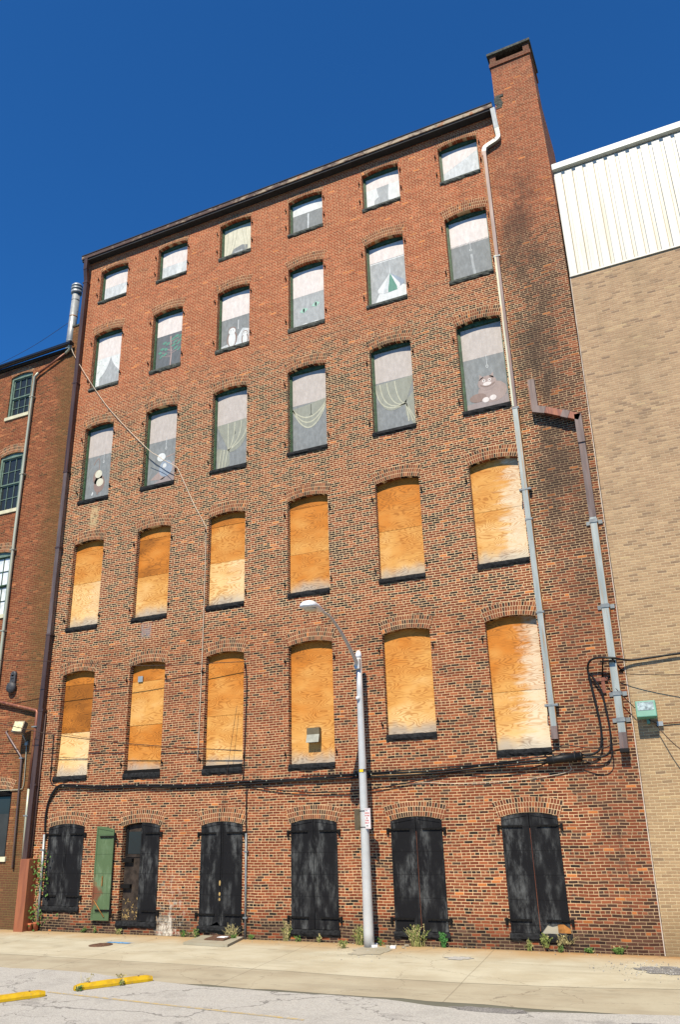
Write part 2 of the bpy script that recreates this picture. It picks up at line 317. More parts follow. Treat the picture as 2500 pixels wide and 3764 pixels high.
M['sealant'] = simple('white_sealant', (0.50, 0.42, 0.34), 0.8)
def m_conc(name, a, b, stain):
    t = NT(name); p = t.pos(); x, y, z = t.sep(p)
    n1 = t.noise(p, 0.8, 5.0, 0.6); n2 = t.noise(p, 14.0, 4.0, 0.6); n3 = t.noise(t.vec(x*0.35, y*2.2), 1.0, 4.0, 0.6)
    c = t.mix(t.smooth(n1, 0.35, 0.65), a, b); c = t.mix(t.smooth(n3, 0.45, 0.7)*0.4, c, tuple(k*0.72 for k in a)); c = t.mix((n2-0.4)*0.35, c, tuple(k*0.6 for k in b))
    if stain:
        e = (1.0 - t.smooth(y*-1.0 + (n1-0.5)*1.3, 0.0, 1.5)); c = t.mix(e*0.85, c, (0.37, 0.235, 0.10))
        e2 = (1.0 - t.smooth(y*-1.0 + (n1-0.5)*0.7, 0.0, 0.5))*t.smooth(x, 12.5, 16.5); c = t.mix(e2*0.6, c, (0.32, 0.15, 0.05))
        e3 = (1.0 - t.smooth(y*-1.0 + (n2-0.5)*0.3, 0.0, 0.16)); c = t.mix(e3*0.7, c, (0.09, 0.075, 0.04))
    cr = t.voro(t.vec(x*0.35 + n1*0.5, y*0.5 + n2*0.1), 1.0, 'DISTANCE_TO_EDGE'); c = t.mix(t.smooth(cr, 0.0035, 0.0012)*0.5, c, (0.13, 0.10, 0.07))
    jt = ((x/4.6 + y*0.02 + (n1-0.5)*0.01).fract()-0.5).abs(); c = t.mix(t.smooth(jt, 0.4975, 0.4990)*0.55, c, (0.10, 0.08, 0.055))
    oil = t.noise(t.vec(x*0.9+3, y*1.7), 1.0, 5.0, 0.7); c = t.mix(t.smooth(oil, 0.56, 0.72)*0.45, c, tuple(k*0.5 for k in a))
    dr = t.noise(t.vec(x*0.5+y*0.9, y*5.0), 1.0, 4.0, 0.6); c = t.mix(t.smooth(dr, 0.60, 0.70)*0.25, c, (0.22, 0.16, 0.09))
    sp_ = t.noise(p, 40.0, 2.0); c = t.mix(t.smooth(sp_, 0.70, 0.76)*0.4, c, (0.16, 0.12, 0.08))
    t.bump(n2, 0.25, 0.01); return t.done(c, 0.92, 0, 0.2)
M['concrete'] = m_conc('apron_concrete', (0.40, 0.36, 0.255), (0.46, 0.43, 0.32), True)
M['concrete2'] = m_conc('alley_concrete', (0.33, 0.29, 0.205), (0.38, 0.345, 0.25), False)
M['slab'] = m_conc('old_slab_concrete', (0.30, 0.27, 0.19), (0.36, 0.33, 0.25), False)
def m_asph(name, a, b, dk, patch=0.5):
    t = NT(name); p = t.pos(); x, y, z = t.sep(p); v = t.voro(p, 70.0, 'F1', 1)
    vr, vg, vb = t.sep(v); n1 = t.noise(p, 1.2, 4.0, 0.6); n2 = t.noise(p, 110.0, 2.0)
    c = t.mix(vr, a, b); c = t.mix(t.smooth(n2, 0.62, 0.72)*0.8, c, dk); c = t.mix(t.smooth(n1, 0.5, 0.75)*patch, c, tuple(k*0.6 for k in a))
    oil = t.noise(t.vec(x*0.6, y*1.4), 1.0, 5.0, 0.7); c = t.mix(t.smooth(oil, 0.57, 0.68)*0.45, c, (0.13, 0.125, 0.12)); cr = t.voro(t.vec(x*0.22 + n1*0.7, y*0.4 + n1*0.4), 1.0, 'DISTANCE_TO_EDGE'); c = t.mix(t.smooth(cr, 0.008, 0.003)*0.6, c, dk)
    t.bump(n2 + vr*0.6, 0.5, 0.008); return t.done(c, 0.95, 0, 0.2)
M['asphalt'] = m_asph('bleached_asphalt', (0.30, 0.293, 0.265), (0.46, 0.45, 0.41), (0.08, 0.075, 0.07), 0.3)
M['asphalt_dark'] = m_asph('dark_asphalt_patch', (0.10, 0.10, 0.10), (0.30, 0.29, 0.27), (0.03, 0.03, 0.03))
M['added_dark_ground'] = simple('bounce_cut_asphalt', (0.055, 0.055, 0.057), 0.9, var=0.2, sc=1.0)  # for the dark ground added out of view to weaken bounced light
M['earth'] = simple('surrounding_ground', (0.12, 0.12, 0.09), 0.95, var=0.2, sc=0.3)
def m_stop():
    t = NT('parking_stop_yellow'); p = t.pos(); n = t.noise(p, 5.0, 5.0, 0.7); n2 = t.noise(p, 22.0, 4.0, 0.7)
    c = t.mix(t.smooth(n, 0.35, 0.7), (0.52, 0.33, 0.012), (0.40, 0.24, 0.015)); c = t.mix(t.smooth(n2, 0.60, 0.68)*0.75, c, (0.22, 0.19, 0.13)); t.bump(n2, 0.5, 0.01); return t.done(c, 0.8, 0, 0.15)
M['stop_yellow'] = m_stop()
def m_line():
    t = NT('worn_yellow_line'); p = t.pos(); n = t.noise(p, 9.0, 5.0, 0.8)
    return t.done(t.mix(t.smooth(n, 0.42, 0.6), (0.31, 0.30, 0.27), (0.46, 0.33, 0.10)), 0.9)
M['line'] = m_line()
# paints used by the pictures on the boarded windows
for nm, c in dict(p_white=(0.60, 0.625, 0.61), p_shade=(0.62, 0.57, 0.535), p_shade2=(0.43, 0.39, 0.355), p_grey=(0.20, 0.215, 0.215), p_mid=(0.33, 0.35, 0.35), p_lt=(0.50, 0.53, 0.53), p_dark=(0.115, 0.13, 0.14),
                  p_cream=(0.56, 0.54, 0.42), p_sw=(0.25, 0.26, 0.215), p_swl=(0.42, 0.42, 0.32), p_green=(0.10, 0.25, 0.19), p_stem=(0.36, 0.27, 0.25), p_brown=(0.23, 0.165, 0.14), p_tan=(0.31, 0.245, 0.22),
                  p_blue=(0.25, 0.30, 0.36), p_pgreen=(0.30, 0.50, 0.40), p_black=(0.02, 0.03, 0.03), p_floral=(0.40, 0.52, 0.45), p_ledge=(0.27, 0.23, 0.22)).items():
    t = NT('paint_' + nm[2:]); p = t.pos(); x, y, z = t.sep(p); n1 = t.noise(t.vec(x*9.0, z*3.5), 1.0, 4.0, 0.7); n2 = t.noise(p, 3.0, 3.0)
    k = 0.16 if nm in ('p_grey', 'p_mid', 'p_lt', 'p_dark') else 0.10
    cc = t.mix(t.smooth(n1, 0.35, 0.7), tuple(q*(1-k) for q in c), tuple(min(1, q*(1+k)) for q in c)); cc = t.mix(t.smooth(n2, 0.5, 0.8)*0.3, cc, tuple(q*(1-k) for q in c))
    M[nm] = t.done(cc, 0.7)

# ------------------------------------------------------------------ mesh helper
class MB:
    def __init__(s): s.bm = bmesh.new(); s.mats = []; s.smooth = False
    def mi(s, m):
        if m not in s.mats: s.mats.append(m)
        return s.mats.index(m)
    def face(s, vs, m):
        try: f = s.bm.faces.new(vs)
        except ValueError: return None
        f.material_index = s.mi(m); return f
    def box(s, x0, x1, y0, y1, z0, z1, m, rot=None, bev=0.0):
        P = [Vector((x, y, z)) for x in (x0, x1) for y in (y0, y1) for z in (z0, z1)]
        if rot: c = Vector(rot[0]); P = [rot[1] @ (p-c) + c for p in P]
        v = [s.bm.verts.new(p) for p in P]; fs = []
        for q in ((0, 1, 3, 2), (4, 6, 7, 5), (0, 4, 5, 1), (2, 3, 7, 6), (0, 2, 6, 4), (1, 5, 7, 3)): fs.append(s.face([v[i] for i in q], m))
        if bev:
            es = list({e for f in fs for e in f.edges}); r = bmesh.ops.bevel(s.bm, geom=es, offset=bev, segments=2, affect='EDGES', profile=0.6)
            for f in r['faces']: f.material_index = s.mi(m)
        return fs
    def prism(s, pts, y0, y1, m, sm=None):            # outline in x,z extruded from y0 (front) to y1 (back)
        a = [s.bm.verts.new((x, y0, z)) for x, z in pts]; b = [s.bm.verts.new((x, y1, z)) for x, z in pts]; n = len(pts)
        area = sum(pts[i][0]*pts[(i+1) % n][1]-pts[(i+1) % n][0]*pts[i][1] for i in range(n))
        if area < 0: a.reverse(); b.reverse()
        s.face(a, m); s.face(b[::-1], m)
        for i in range(n): s.face([a[(i+1) % n], a[i], b[i], b[(i+1) % n]], sm or m)
    def slab(s, pts, z0, z1, m):                      # outline in x,y
        n = len(pts); area = sum(pts[i][0]*pts[(i+1) % n][1]-pts[(i+1) % n][0]*pts[i][1] for i in range(n))
        if area < 0: pts = pts[::-1]
        a = [s.bm.verts.new((x, y, z1)) for x, y in pts]; s.face(a, m)
        if z0 is not None:
            b = [s.bm.verts.new((x, y, z0)) for x, y in pts]
            for i in range(n): s.face([a[i], b[i], b[(i+1) % n], a[(i+1) % n]], m)
    def tube(s, pts, r, m, seg=8, caps=True, rect=None):
        pts = [Vector(p) for p in pts]; rs = r if isinstance(r, (list, tuple)) else [r]*len(pts); rings = []
        for i, p in enumerate(pts):
            d = (pts[min(i+1, len(pts)-1)] - pts[max(i-1, 0)]).normalized()
            ref = Vector((0, 1, 0)) if abs(d.y) < 0.9 else Vector((0, 0, 1))
            a = d.cross(ref).normalized(); b = a.cross(d).normalized()
            if rect: ring = [p + a*rect[0]*sx + b*rect[1]*sy_ for sx, sy_ in ((-1, -1), (1, -1), (1, 1), (-1, 1))]
            else: ring = [p + a*rs[i]*math.cos(2*math.pi*k/seg) + b*rs[i]*math.sin(2*math.pi*k/seg) for k in range(seg)]
            rings.append([s.bm.verts.new(q) for q in ring])
        n = len(rings[0])
        for A, B in zip(rings, rings[1:]):
            for k in range(n):
                f = s.face([A[k], A[(k+1) % n], B[(k+1) % n], B[k]], m)
                if f and not rect: f.smooth = True
        if caps: s.face(rings[0][::-1], m); s.face(rings[-1], m)
        return s
    def lathe(s, prof, c, m, seg=24, axis='Z', squash=(1, 1)):
        rings = []
        for r, h in prof:
            ring = []
            for k in range(seg):
                a = 2*math.pi*k/seg; q = (r*math.cos(a)*squash[0], r*math.sin(a)*squash[1], h)
                if axis == 'Y': q = (q[0], -q[2], q[1])
                ring.append(s.bm.verts.new(Vector(c)+Vector(q)))
            rings.append(ring)
        for A, B in zip(rings, rings[1:]):
            for k in range(seg):
                f = s.face([A[k], A[(k+1) % seg], B[(k+1) % seg], B[k]], m)
                if f: f.smooth = True
        s.face(rings[0][::-1], m); s.face(rings[-1], m)
    def build(s, name, parent=None, fix=True):
        if fix: bmesh.ops.recalc_face_normals(s.bm, faces=s.bm.faces)
        me = bpy.data.meshes.new(name); s.bm.to_mesh(me); s.bm.free()
        for m in s.mats: me.materials.append(M[m] if isinstance(m, str) else m)
        o = bpy.data.objects.new(name, me); COL.objects.link(o)
        if parent: o.parent = parent
        return o
def tag(o, label=None, cat=None, group=None, kind=None):
    if label: o['label'] = label
    if cat: o['category'] = cat
    if group: o['group'] = group
    if kind: o['kind'] = kind
    return o
def thing(name, label, cat, loc=(0, 0, 0), group=None):
    o = bpy.data.objects.new(name, None); COL.objects.link(o); tag(o, label, cat, group); o.empty_display_size = 0.2
    return o
def curve_pts(pts, n=6):                               # Catmull-Rom through points
    P = [Vector(p) for p in pts]; P = [2*P[0]-P[1]] + P + [2*P[-1]-P[-2]]; out = []
    for i in range(1, len(P)-2):
        for k in range(n):
            t = k/n; a, b, c, d = P[i-1], P[i], P[i+1], P[i+2]
            out.append(0.5*((2*b) + (c-a)*t + (2*a-5*b+4*c-d)*t*t + (3*b-3*c+d-a)*t**3))
    out.append(P[-2]); return out
RISE = 0.10
def arc(xl, xr, zs, rise=RISE, n=12, grow=0.0):
    w = (xr-xl)/2; Rr = (w*w+rise*rise)/(2*rise); cx = (xl+xr)/2; cz = zs+rise-Rr; a = math.asin(w/Rr)
    return [(cx+(Rr+grow)*math.sin(-a+2*a*i/n), cz+(Rr+grow)*math.cos(-a+2*a*i/n)) for i in range(n+1)], a, Rr, cx, cz
def opening(xl, xr, zs, zb):
    return [(xl, zb), (xr, zb)] + arc(xl, xr, zs)[0][::-1]
def holed_wall(name, outline, holes, y0, y1, mat, parent):
    cu = bpy.data.curves.new(name, 'CURVE'); cu.dimensions = '2D'; cu.fill_mode = 'BOTH'; cu.extrude = (y1-y0)/2
    for pts in [outline] + holes:
        sp_ = cu.splines.new('POLY'); sp_.points.add(len(pts)-1); sp_.use_cyclic_u = True
        for q, (x, z) in zip(sp_.points, pts): q.co = (x, z, 0, 1)
    o = bpy.data.objects.new(name+'_curve', cu); COL.objects.link(o)
    me = bpy.data.meshes.new_from_object(o.evaluated_get(bpy.context.evaluated_depsgraph_get())); bpy.data.objects.remove(o); bpy.data.curves.remove(cu)
    me.transform(Matrix(((1, 0, 0, 0), (0, 0, -1, (y0+y1)/2), (0, 1, 0, 0), (0, 0, 0, 1)))); me.materials.clear(); me.materials.append(M[mat])
    for p in me.polygons: p.material_index = 0; p.use_smooth = False
    me.name = name; w = bpy.data.objects.new(name, me); COL.objects.link(w); w.parent = parent; return w
def arch_ring(xl, xr, zs, parent, mat='brick_arch', thick=0.35, flare=0.0):
    n = 16; mb = MB(); bm = mb.bm; uvl = bm.loops.layers.uv.new('UVMap'); mb.mi(mat)
    inn, a, Rr, cx, cz = arc(xl-flare, xr+flare, zs, n=n); out = arc(xl-flare, xr+flare, zs, n=n, grow=thick)[0]
    y = -0.004
    # joints run towards a nearer centre, so the ring flares out at both ends
    out = [(cx+(x-cx)*(1+0.035), z) for x, z in out]
    vi = [bm.verts.new((x, y, z)) for x, z in inn]; vo = [bm.verts.new((x, y, z)) for x, z in out]
    bi = [bm.verts.new((x, 0.05, z)) for x, z in inn]; bo = [bm.verts.new((x, 0.05, z)) for x, z in out]
    L = 2*a*(Rr+thick/2); off = random.random()*3
    for i in range(n):
        f = bm.faces.new([vi[i], vi[i+1], vo[i+1], vo[i]])
        for l, (u, v) in zip(f.loops, ((i, 0), (i+1, 0), (i+1, thick), (i, thick))): l[uvl].uv = (off+L*u/n, v-0.001 if v else 0.001)
        bm.faces.new([vi[i+1], vi[i], bi[i], bi[i+1]]); bm.faces.new([vo[i], vo[i+1], bo[i+1], bo[i]])
    bm.faces.new([vi[0], vo[0], bo[0], bi[0]]); bm.faces.new([vo[n], vi[n], bi[n], bo[n]])
    return mb.build('brick_arch', parent)
def rough_sill(xl, xr, zb, h, parent, mat, proud=0.045, deep=0.14):
    mb = MB(); n = 14; bm = mb.bm; rows = []
    prof = [(deep, h), (-proud*0.5, h), (-proud, h*0.75), (-proud*1.15, h*0.35), (-proud*0.6, 0.0), (0.02, 0.0), (deep, 0.0)]
    for i in range(n+1):
        x = xl+(xr-xl)*i/n; r = []
        for k, (y, z) in enumerate(prof):
            j = mnoise.noise(Vector((x*7.0, zb*3+k*1.7, k*3.1))) if 0 < k < 5 else 0
            r.append(bm.verts.new((x, y+j*0.022, zb+z+(j*0.018 if 0 < k < 5 else 0))))
        rows.append(r)
    for A, B in zip(rows, rows[1:]):
        for k in range(len(prof)): mb.face([A[k], B[k], B[(k+1) % len(prof)], A[(k+1) % len(prof)]], mat)
    mb.face(rows[0], mat); mb.face(rows[-1][::-1], mat)
    return mb.build('sill', parent)
def pins(xl, xr, zs, zb, parent, dz=(0.42, 0.45)):
    for x in (xl-0.09, xr+0.07):
        for z in (zs-dz[0], zb+dz[1]):
            mb = MB(); mb.box(x-0.022, x+0.022, -0.06, 0.02, z-0.05, z-0.015, 'iron_dark'); mb.tube([(x, -0.055, z-0.06), (x, -0.055, z+0.05)], 0.017, 'iron_dark', 6)
            mb.build('hinge_pin', parent)

# ================================================================== MAIN BRICK BUILDING
W = {0: [(0.06, 1.46, 2.83, 0.50), (2.91, 4.25, 2.81, 0.16), (5.67, 7.02, 2.78, 0.12), (8.52, 9.88, 2.78, 0.11), (11.38, 12.74, 2.78, 0.14), (14.22, 15.57, 2.80, 0.18)],
     1: [(0.03, 1.36, 7.49, 4.16), (2.79, 4.14, 7.51, 4.13), (5.64, 6.98, 7.53, 4.13), (8.47, 9.87, 7.54, 4.12), (11.39, 12.77, 7.55, 4.72), (14.28, 15.62, 7.55, 4.18)],
     2: [(-0.04, 1.29, 12.01, 8.92), (2.72, 4.09, 12.04, 8.92), (5.58, 6.95, 12.02, 8.94), (8.47, 9.84, 12.03, 8.95), (11.39, 12.76, 12.01, 8.96), (14.24, 15.63, 12.01, 8.96)],
     3: [(-0.03, 1.30, 16.55, 13.53), (2.74, 4.11, 16.56, 13.52), (5.58, 6.95, 16.58, 13.54), (8.49, 9.87, 16.60, 13.54), (11.42, 12.79, 16.59, 13.56), (14.25, 15.61, 16.59, 13.56)],
     4: [(-0.03, 1.34, 20.61, 18.10), (2.79, 4.13, 20.64, 18.10), (5.64, 6.99, 20.67, 18.12), (8.54, 9.89, 20.68, 18.11), (11.43, 12.79, 20.64, 18.11), (14.21, 15.57, 20.62, 18.11)],
     5: [(0.02, 1.38, 23.58, 22.02), (2.84, 4.20, 23.62, 22.05), (5.66, 7.00, 23.65, 22.06), (8.56, 9.91, 23.60, 22.04), (11.44, 12.79, 23.60, 22.02), (14.20, 15.53, 23.56, 22.01)]}
SH = {0: 0.16, 1: 0.165, 2: 0.16, 3: 0.15, 4: 0.15, 5: 0.14}
main = thing('brick_warehouse', 'six storey red brick warehouse with boarded windows, black iron shutters and a tall chimney', 'building')
EX = 17.46; EXT = 17.68
holes = []
for j in range(6):
    for i in range(6):
        xl, xr, zs, zb = W[j][i]
        holes.append(opening(xl, xr, zs, zb))
outline = [(-0.72, -0.3), (EX, -0.3), (EX+0.19, 12.0), (EXT, 20.0), (17.60, 24.15), (-0.72, 24.30)]
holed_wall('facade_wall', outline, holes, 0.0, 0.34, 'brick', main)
mb = MB()                                              # side and back walls
mb.prism([(17.24, -0.3), (17.44, -0.3), (17.64, 20.0), (17.60, 24.9), (17.30, 24.9)], 0.35, 3.4, 'brick')
mb.prism([(17.24, -0.3), (17.44, -0.3), (17.64, 20.0), (17.60, 24.3), (17.30, 24.3)], 3.4, 14.0, 'brick')
mb.box(-0.72, -0.40, 0.35, 14.0, -0.3, 24.2, 'brick'); mb.box(-0.72, 17.4, 14.0, 14.3, -0.3, 24.2, 'brick')
mb.build('side_wall', main)
mb = MB(); mb.slab([(-0.8, -0.25), (16.2, -0.25), (16.2, 1.3), (17.28, 1.3), (17.28, 14.3), (-0.8, 14.3)], 24.24, 24.29, 'roof'); mb.build('roof', main)
mb = MB()                                              # eaves gutter with peeling fascia; dark boards beneath paint in the eaves shade
a, b = (-0.80, 24.42), (16.20, 24.32)
for k, (y0, y1, z0, z1, m) in enumerate(((-0.31, -0.27, -0.15, 0.0, 'gutter'), (-0.255, -0.2, -0.24, -0.125, 'roof'), (-0.27, -0.002, -0.235, -0.12, 'roof'), (-0.33, -0.25, 0.0, 0.035, 'roof'))):
    v = [mb.bm.verts.new((x, y, zz+dz)) for (x, zz) in (a, b) for y in (y0, y1) for dz in (z0, z1)]
    for q in ((0, 1, 3, 2), (4, 6, 7, 5), (0, 4, 5, 1), (2, 3, 7, 6), (0, 2, 6, 4), (1, 5, 7, 3)): mb.face([v[i] for i in q], m)
mb.build('eaves_gutter', main)
# chimney
mb = MB(); mb.prism([(16.26, 24.10), (17.61, 24.10), (17.57, 26.12), (16.27, 26.12)], -0.004, 1.25, 'brick')
mb.box(16.23, 17.61, -0.05, 1.29, 26.12, 26.24, 'brick'); mb.box(16.25, 17.59, -0.03, 1.27, 26.24, 26.32, 'brick')
for x0, x1 in ((16.27, 16.47), (17.38, 17.58)):
    mb.box(x0, x1, -0.01, 0.20, 26.32, 26.62, 'brick'); mb.box(x0, x1, 1.03, 1.24, 26.32, 26.62, 'brick')
mb.box(16.27, 16.47, 0.2, 1.03, 26.32, 26.62, 'brick'); mb.box(17.38, 17.58, 0.2, 1.03, 26.32, 26.62, 'brick')
mb.box(16.47, 17.38, 0.9, 1.1, 26.32, 26.62, 'dark_inside')
ch = mb.build('chimney', main)
mb = MB(); mb.box(16.19, 17.64, -0.09, 1.33, 26.62, 26.72, 'stone_grey', bev=0.01); mb.build('chimney_cap', ch)
mb = MB()
for k in range(7):
    x0 = 16.24+random.random()*0.10; z0 = 24.30+k*0.075; mb.box(x0, x0+0.18+random.random()*0.12, -0.014-0.003*k, -0.006, z0, z0+0.085, 'stone_grey')
mb.build('metal_flashing', main)
# left brown downspout, lower joint, casing
def spout(name, pts, hw, hd, mats, parent, edge=None):
    mb = MB()
    for (p, q), m in zip(zip(pts, pts[1:]), mats): mb.tube([p, q], 0, m, rect=(hw, hd))
    return mb
mb = MB(); X = -0.60
mb.tube([(X+0.02, -0.24, 24.25), (X+0.02, -0.24, 23.75)], 0, 'spout_brown', rect=(0.085, 0.07)); mb.tube([(X+0.02, -0.24, 23.8), (X, -0.12, 23.3)], 0, 'spout_brown', rect=(0.085, 0.07))
mb.tube([(X, -0.12, 23.35), (X-0.02, -0.12, 14.9)], 0, 'spout_brown', rect=(0.085, 0.07)); mb.tube([(X-0.02, -0.12, 14.9), (X-0.03, -0.12, 8.85)], 0, 'spout_purple', rect=(0.08, 0.066))
mb.tube([(X-0.03, -0.12, 8.9), (X-0.04, -0.12, 6.4)], 0, 'spout_brown', rect=(0.088, 0.072)); mb.tube([(X-0.02, -0.12, 6.45), (X-0.03, -0.14, 1.9)], 0, 'spout_brown', rect=(0.09, 0.072))
mb.tube([(X+0.10, -0.06, 6.3), (X+0.09, -0.06, 0.6)], 0.022, 'spout_brown', 6)
ls = mb.build('downspout', main); tag(ls, 'dark brown rectangular downspout at the left corner of the facade')
for z in (23.2, 18.6, 14.9, 12.0, 8.9, 6.4, 4.1):
    mb = MB(); mb.box(X-0.13, X+0.10, -0.20, -0.02, z-0.03, z+0.03, 'spout_brown'); mb.build('bracket', ls)
mb = MB(); mb.box(-0.63, -0.27, -0.36, 0.0, -0.05, 1.96, 'copper', bev=0.012); c_ = mb.build('downspout_casing', main); tag(c_, 'rust orange sheet metal casing round the foot of the downspout')
# right-hand downspout with offset
mb = MB(); H = (0.066, 0.06)
mb.tube([(16.20, -0.24, 24.14), (16.23, -0.12, 23.40)], 0, 'galv', rect=(0.072, 0.06)); mb.tube([(16.23, -0.12, 23.44), (16.25, -0.10, 23.16)], 0, 'spout_light', rect=(0.072, 0.06))
mb.tube(curve_pts([(16.25, -0.10, 23.18), (16.24, -0.10, 23.03), (16.14, -0.10, 22.95)], 4), 0, 'spout_light', rect=(0.068, 0.055))
mb.tube([(16.15, -0.10, 22.955), (15.90, -0.10, 22.87)], 0, 'spout_light', rect=(0.068, 0.055)); mb.tube(curve_pts([(15.91, -0.10, 22.872), (15.78, -0.10, 22.80), (15.74, -0.10, 22.62)], 4), 0, 'galv', rect=(0.068, 0.055))
mb.tube([(15.74, -0.10, 22.66), (15.745, -0.10, 13.4)], 0, 'spout_rustbrown', rect=H); mb.tube([(15.745, -0.10, 13.42), (15.76, -0.10, 4.78)], 0, 'spout_light', rect=(0.07, 0.062))
mb.tube([(15.76, -0.10, 4.8), (15.755, -0.14, 4.50)], 0, 'spout_purple', rect=(0.078, 0.07)); mb.tube([(15.755, -0.14, 4.55), (15.755, -0.155, 4.50)], 0, 'dark_inside', rect=(0.06, 0.05))
# lighter left face strip of the upper length, rusty right edge of the lower length
mb.tube([(15.695, -0.163, 22.5), (15.69, -0.163, 18.6)], 0, 'rust_edge', rect=(0.012, 0.004)); mb.tube([(15.705, -0.163, 18.6), (15.705, -0.163, 13.45)], 0, 'spout_cream', rect=(0.026, 0.004)); mb.tube([(15.829, -0.11, 13.3), (15.836, -0.11, 4.9)], 0, 'rust_edge', rect=(0.006, 0.05))
rs = mb.build('downspout', main); tag(rs, 'long downspout with a dog leg at the top, brown above and pale grey below')
for z in (18.55, 13.4, 10.95, 10.1, 7.6, 5.3):
    mb = MB(); w_ = 0.06 if z in (10.95, 5.3) else 0.0; mb.box(15.675-w_, 15.84+w_, -0.172, -0.165, z-0.02, z+0.02, 'galv_dull'); mb.box(15.66-w_, 15.675, -0.165, -0.01, z-0.03, z+0.03, 'galv_dull'); mb.box(15.84, 15.855+w_, -0.165, -0.01, z-0.03, z+0.03, 'galv_dull'); mb.build('bracket', rs)
# second downspout on the right flank
mb = MB(); H = (0.085, 0.07)
mb.tube([(16.28, -0.15, 14.12), (16.29, -0.15, 13.18)], 0, 'spout_purple', rect=(0.092, 0.08)); mb.tube([(16.24, -0.15, 13.22), (16.56, -0.15, 13.10)], 0, 'spout_purple', rect=(0.10, 0.085))
mb.tube([(16.54, -0.15, 13.12), (17.02, -0.15, 12.88)], 0, 'rust_pipe', rect=(0.092, 0.08)); mb.tube([(16.98, -0.15, 12.90), (17.16, -0.15, 12.81)], 0, 'spout_purple', rect=(0.105, 0.09)); mb.tube([(17.14, -0.15, 12.82), (17.42, -0.15, 12.68)], 0, 'rust_pipe', rect=(0.092, 0.08))
mb.tube([(17.38, -0.15, 12.78), (17.38, -0.15, 11.95)], 0, 'spout_purple', rect=(0.092, 0.08)); mb.tube([(17.38, -0.13, 12.0), (17.37, -0.13, 9.85)], 0, 'spout_purple', rect=H)
mb.tube([(17.37, -0.13, 9.86), (17.30, -0.13, 4.55)], 0, 'spout_light', rect=(0.082, 0.068)); mb.tube([(17.455, -0.14, 9.8), (17.385, -0.14, 4.6)], 0, 'rust_edge', rect=(0.006, 0.05)); mb.tube([(17.285, -0.14, 9.8), (17.215, -0.14, 4.6)], 0, 'rust_edge', rect=(0.006, 0.05))
mb.tube([(17.30, -0.14, 4.56), (17.29, -0.17, 4.16)], 0, 'spout_purple', rect=(0.09, 0.078)); mb.tube([(17.29, -0.17, 4.2), (17.29, -0.178, 4.12)], 0, 'dark_inside', rect=(0.10, 0.085))
rs = mb.build('downspout', main); tag(rs, 'short stepped downspout on the right flank, rusty brown above and pale grey below')
for z, x in ((9.75, 17.37), (7.55, 17.345), (5.45, 17.32), (4.85, 17.31)):
    mb = MB(); mb.box(x-0.10, x+0.10, -0.215, -0.205, z-0.045, z+0.045, 'galv_dull'); mb.box(x-0.20, x-0.10, -0.03, -0.005, z-0.05, z+0.05, 'galv_dull'); mb.box(x+0.10, x+0.20, -0.03, -0.005, z-0.05, z+0.05, 'galv_dull')
    mb.box(x-0.10, x-0.093, -0.205, -0.01, z-0.045, z+0.045, 'galv_dull'); mb.box(x+0.093, x+0.10, -0.205, -0.01, z-0.045, z+0.045, 'galv_dull'); mb.build('bracket', rs)

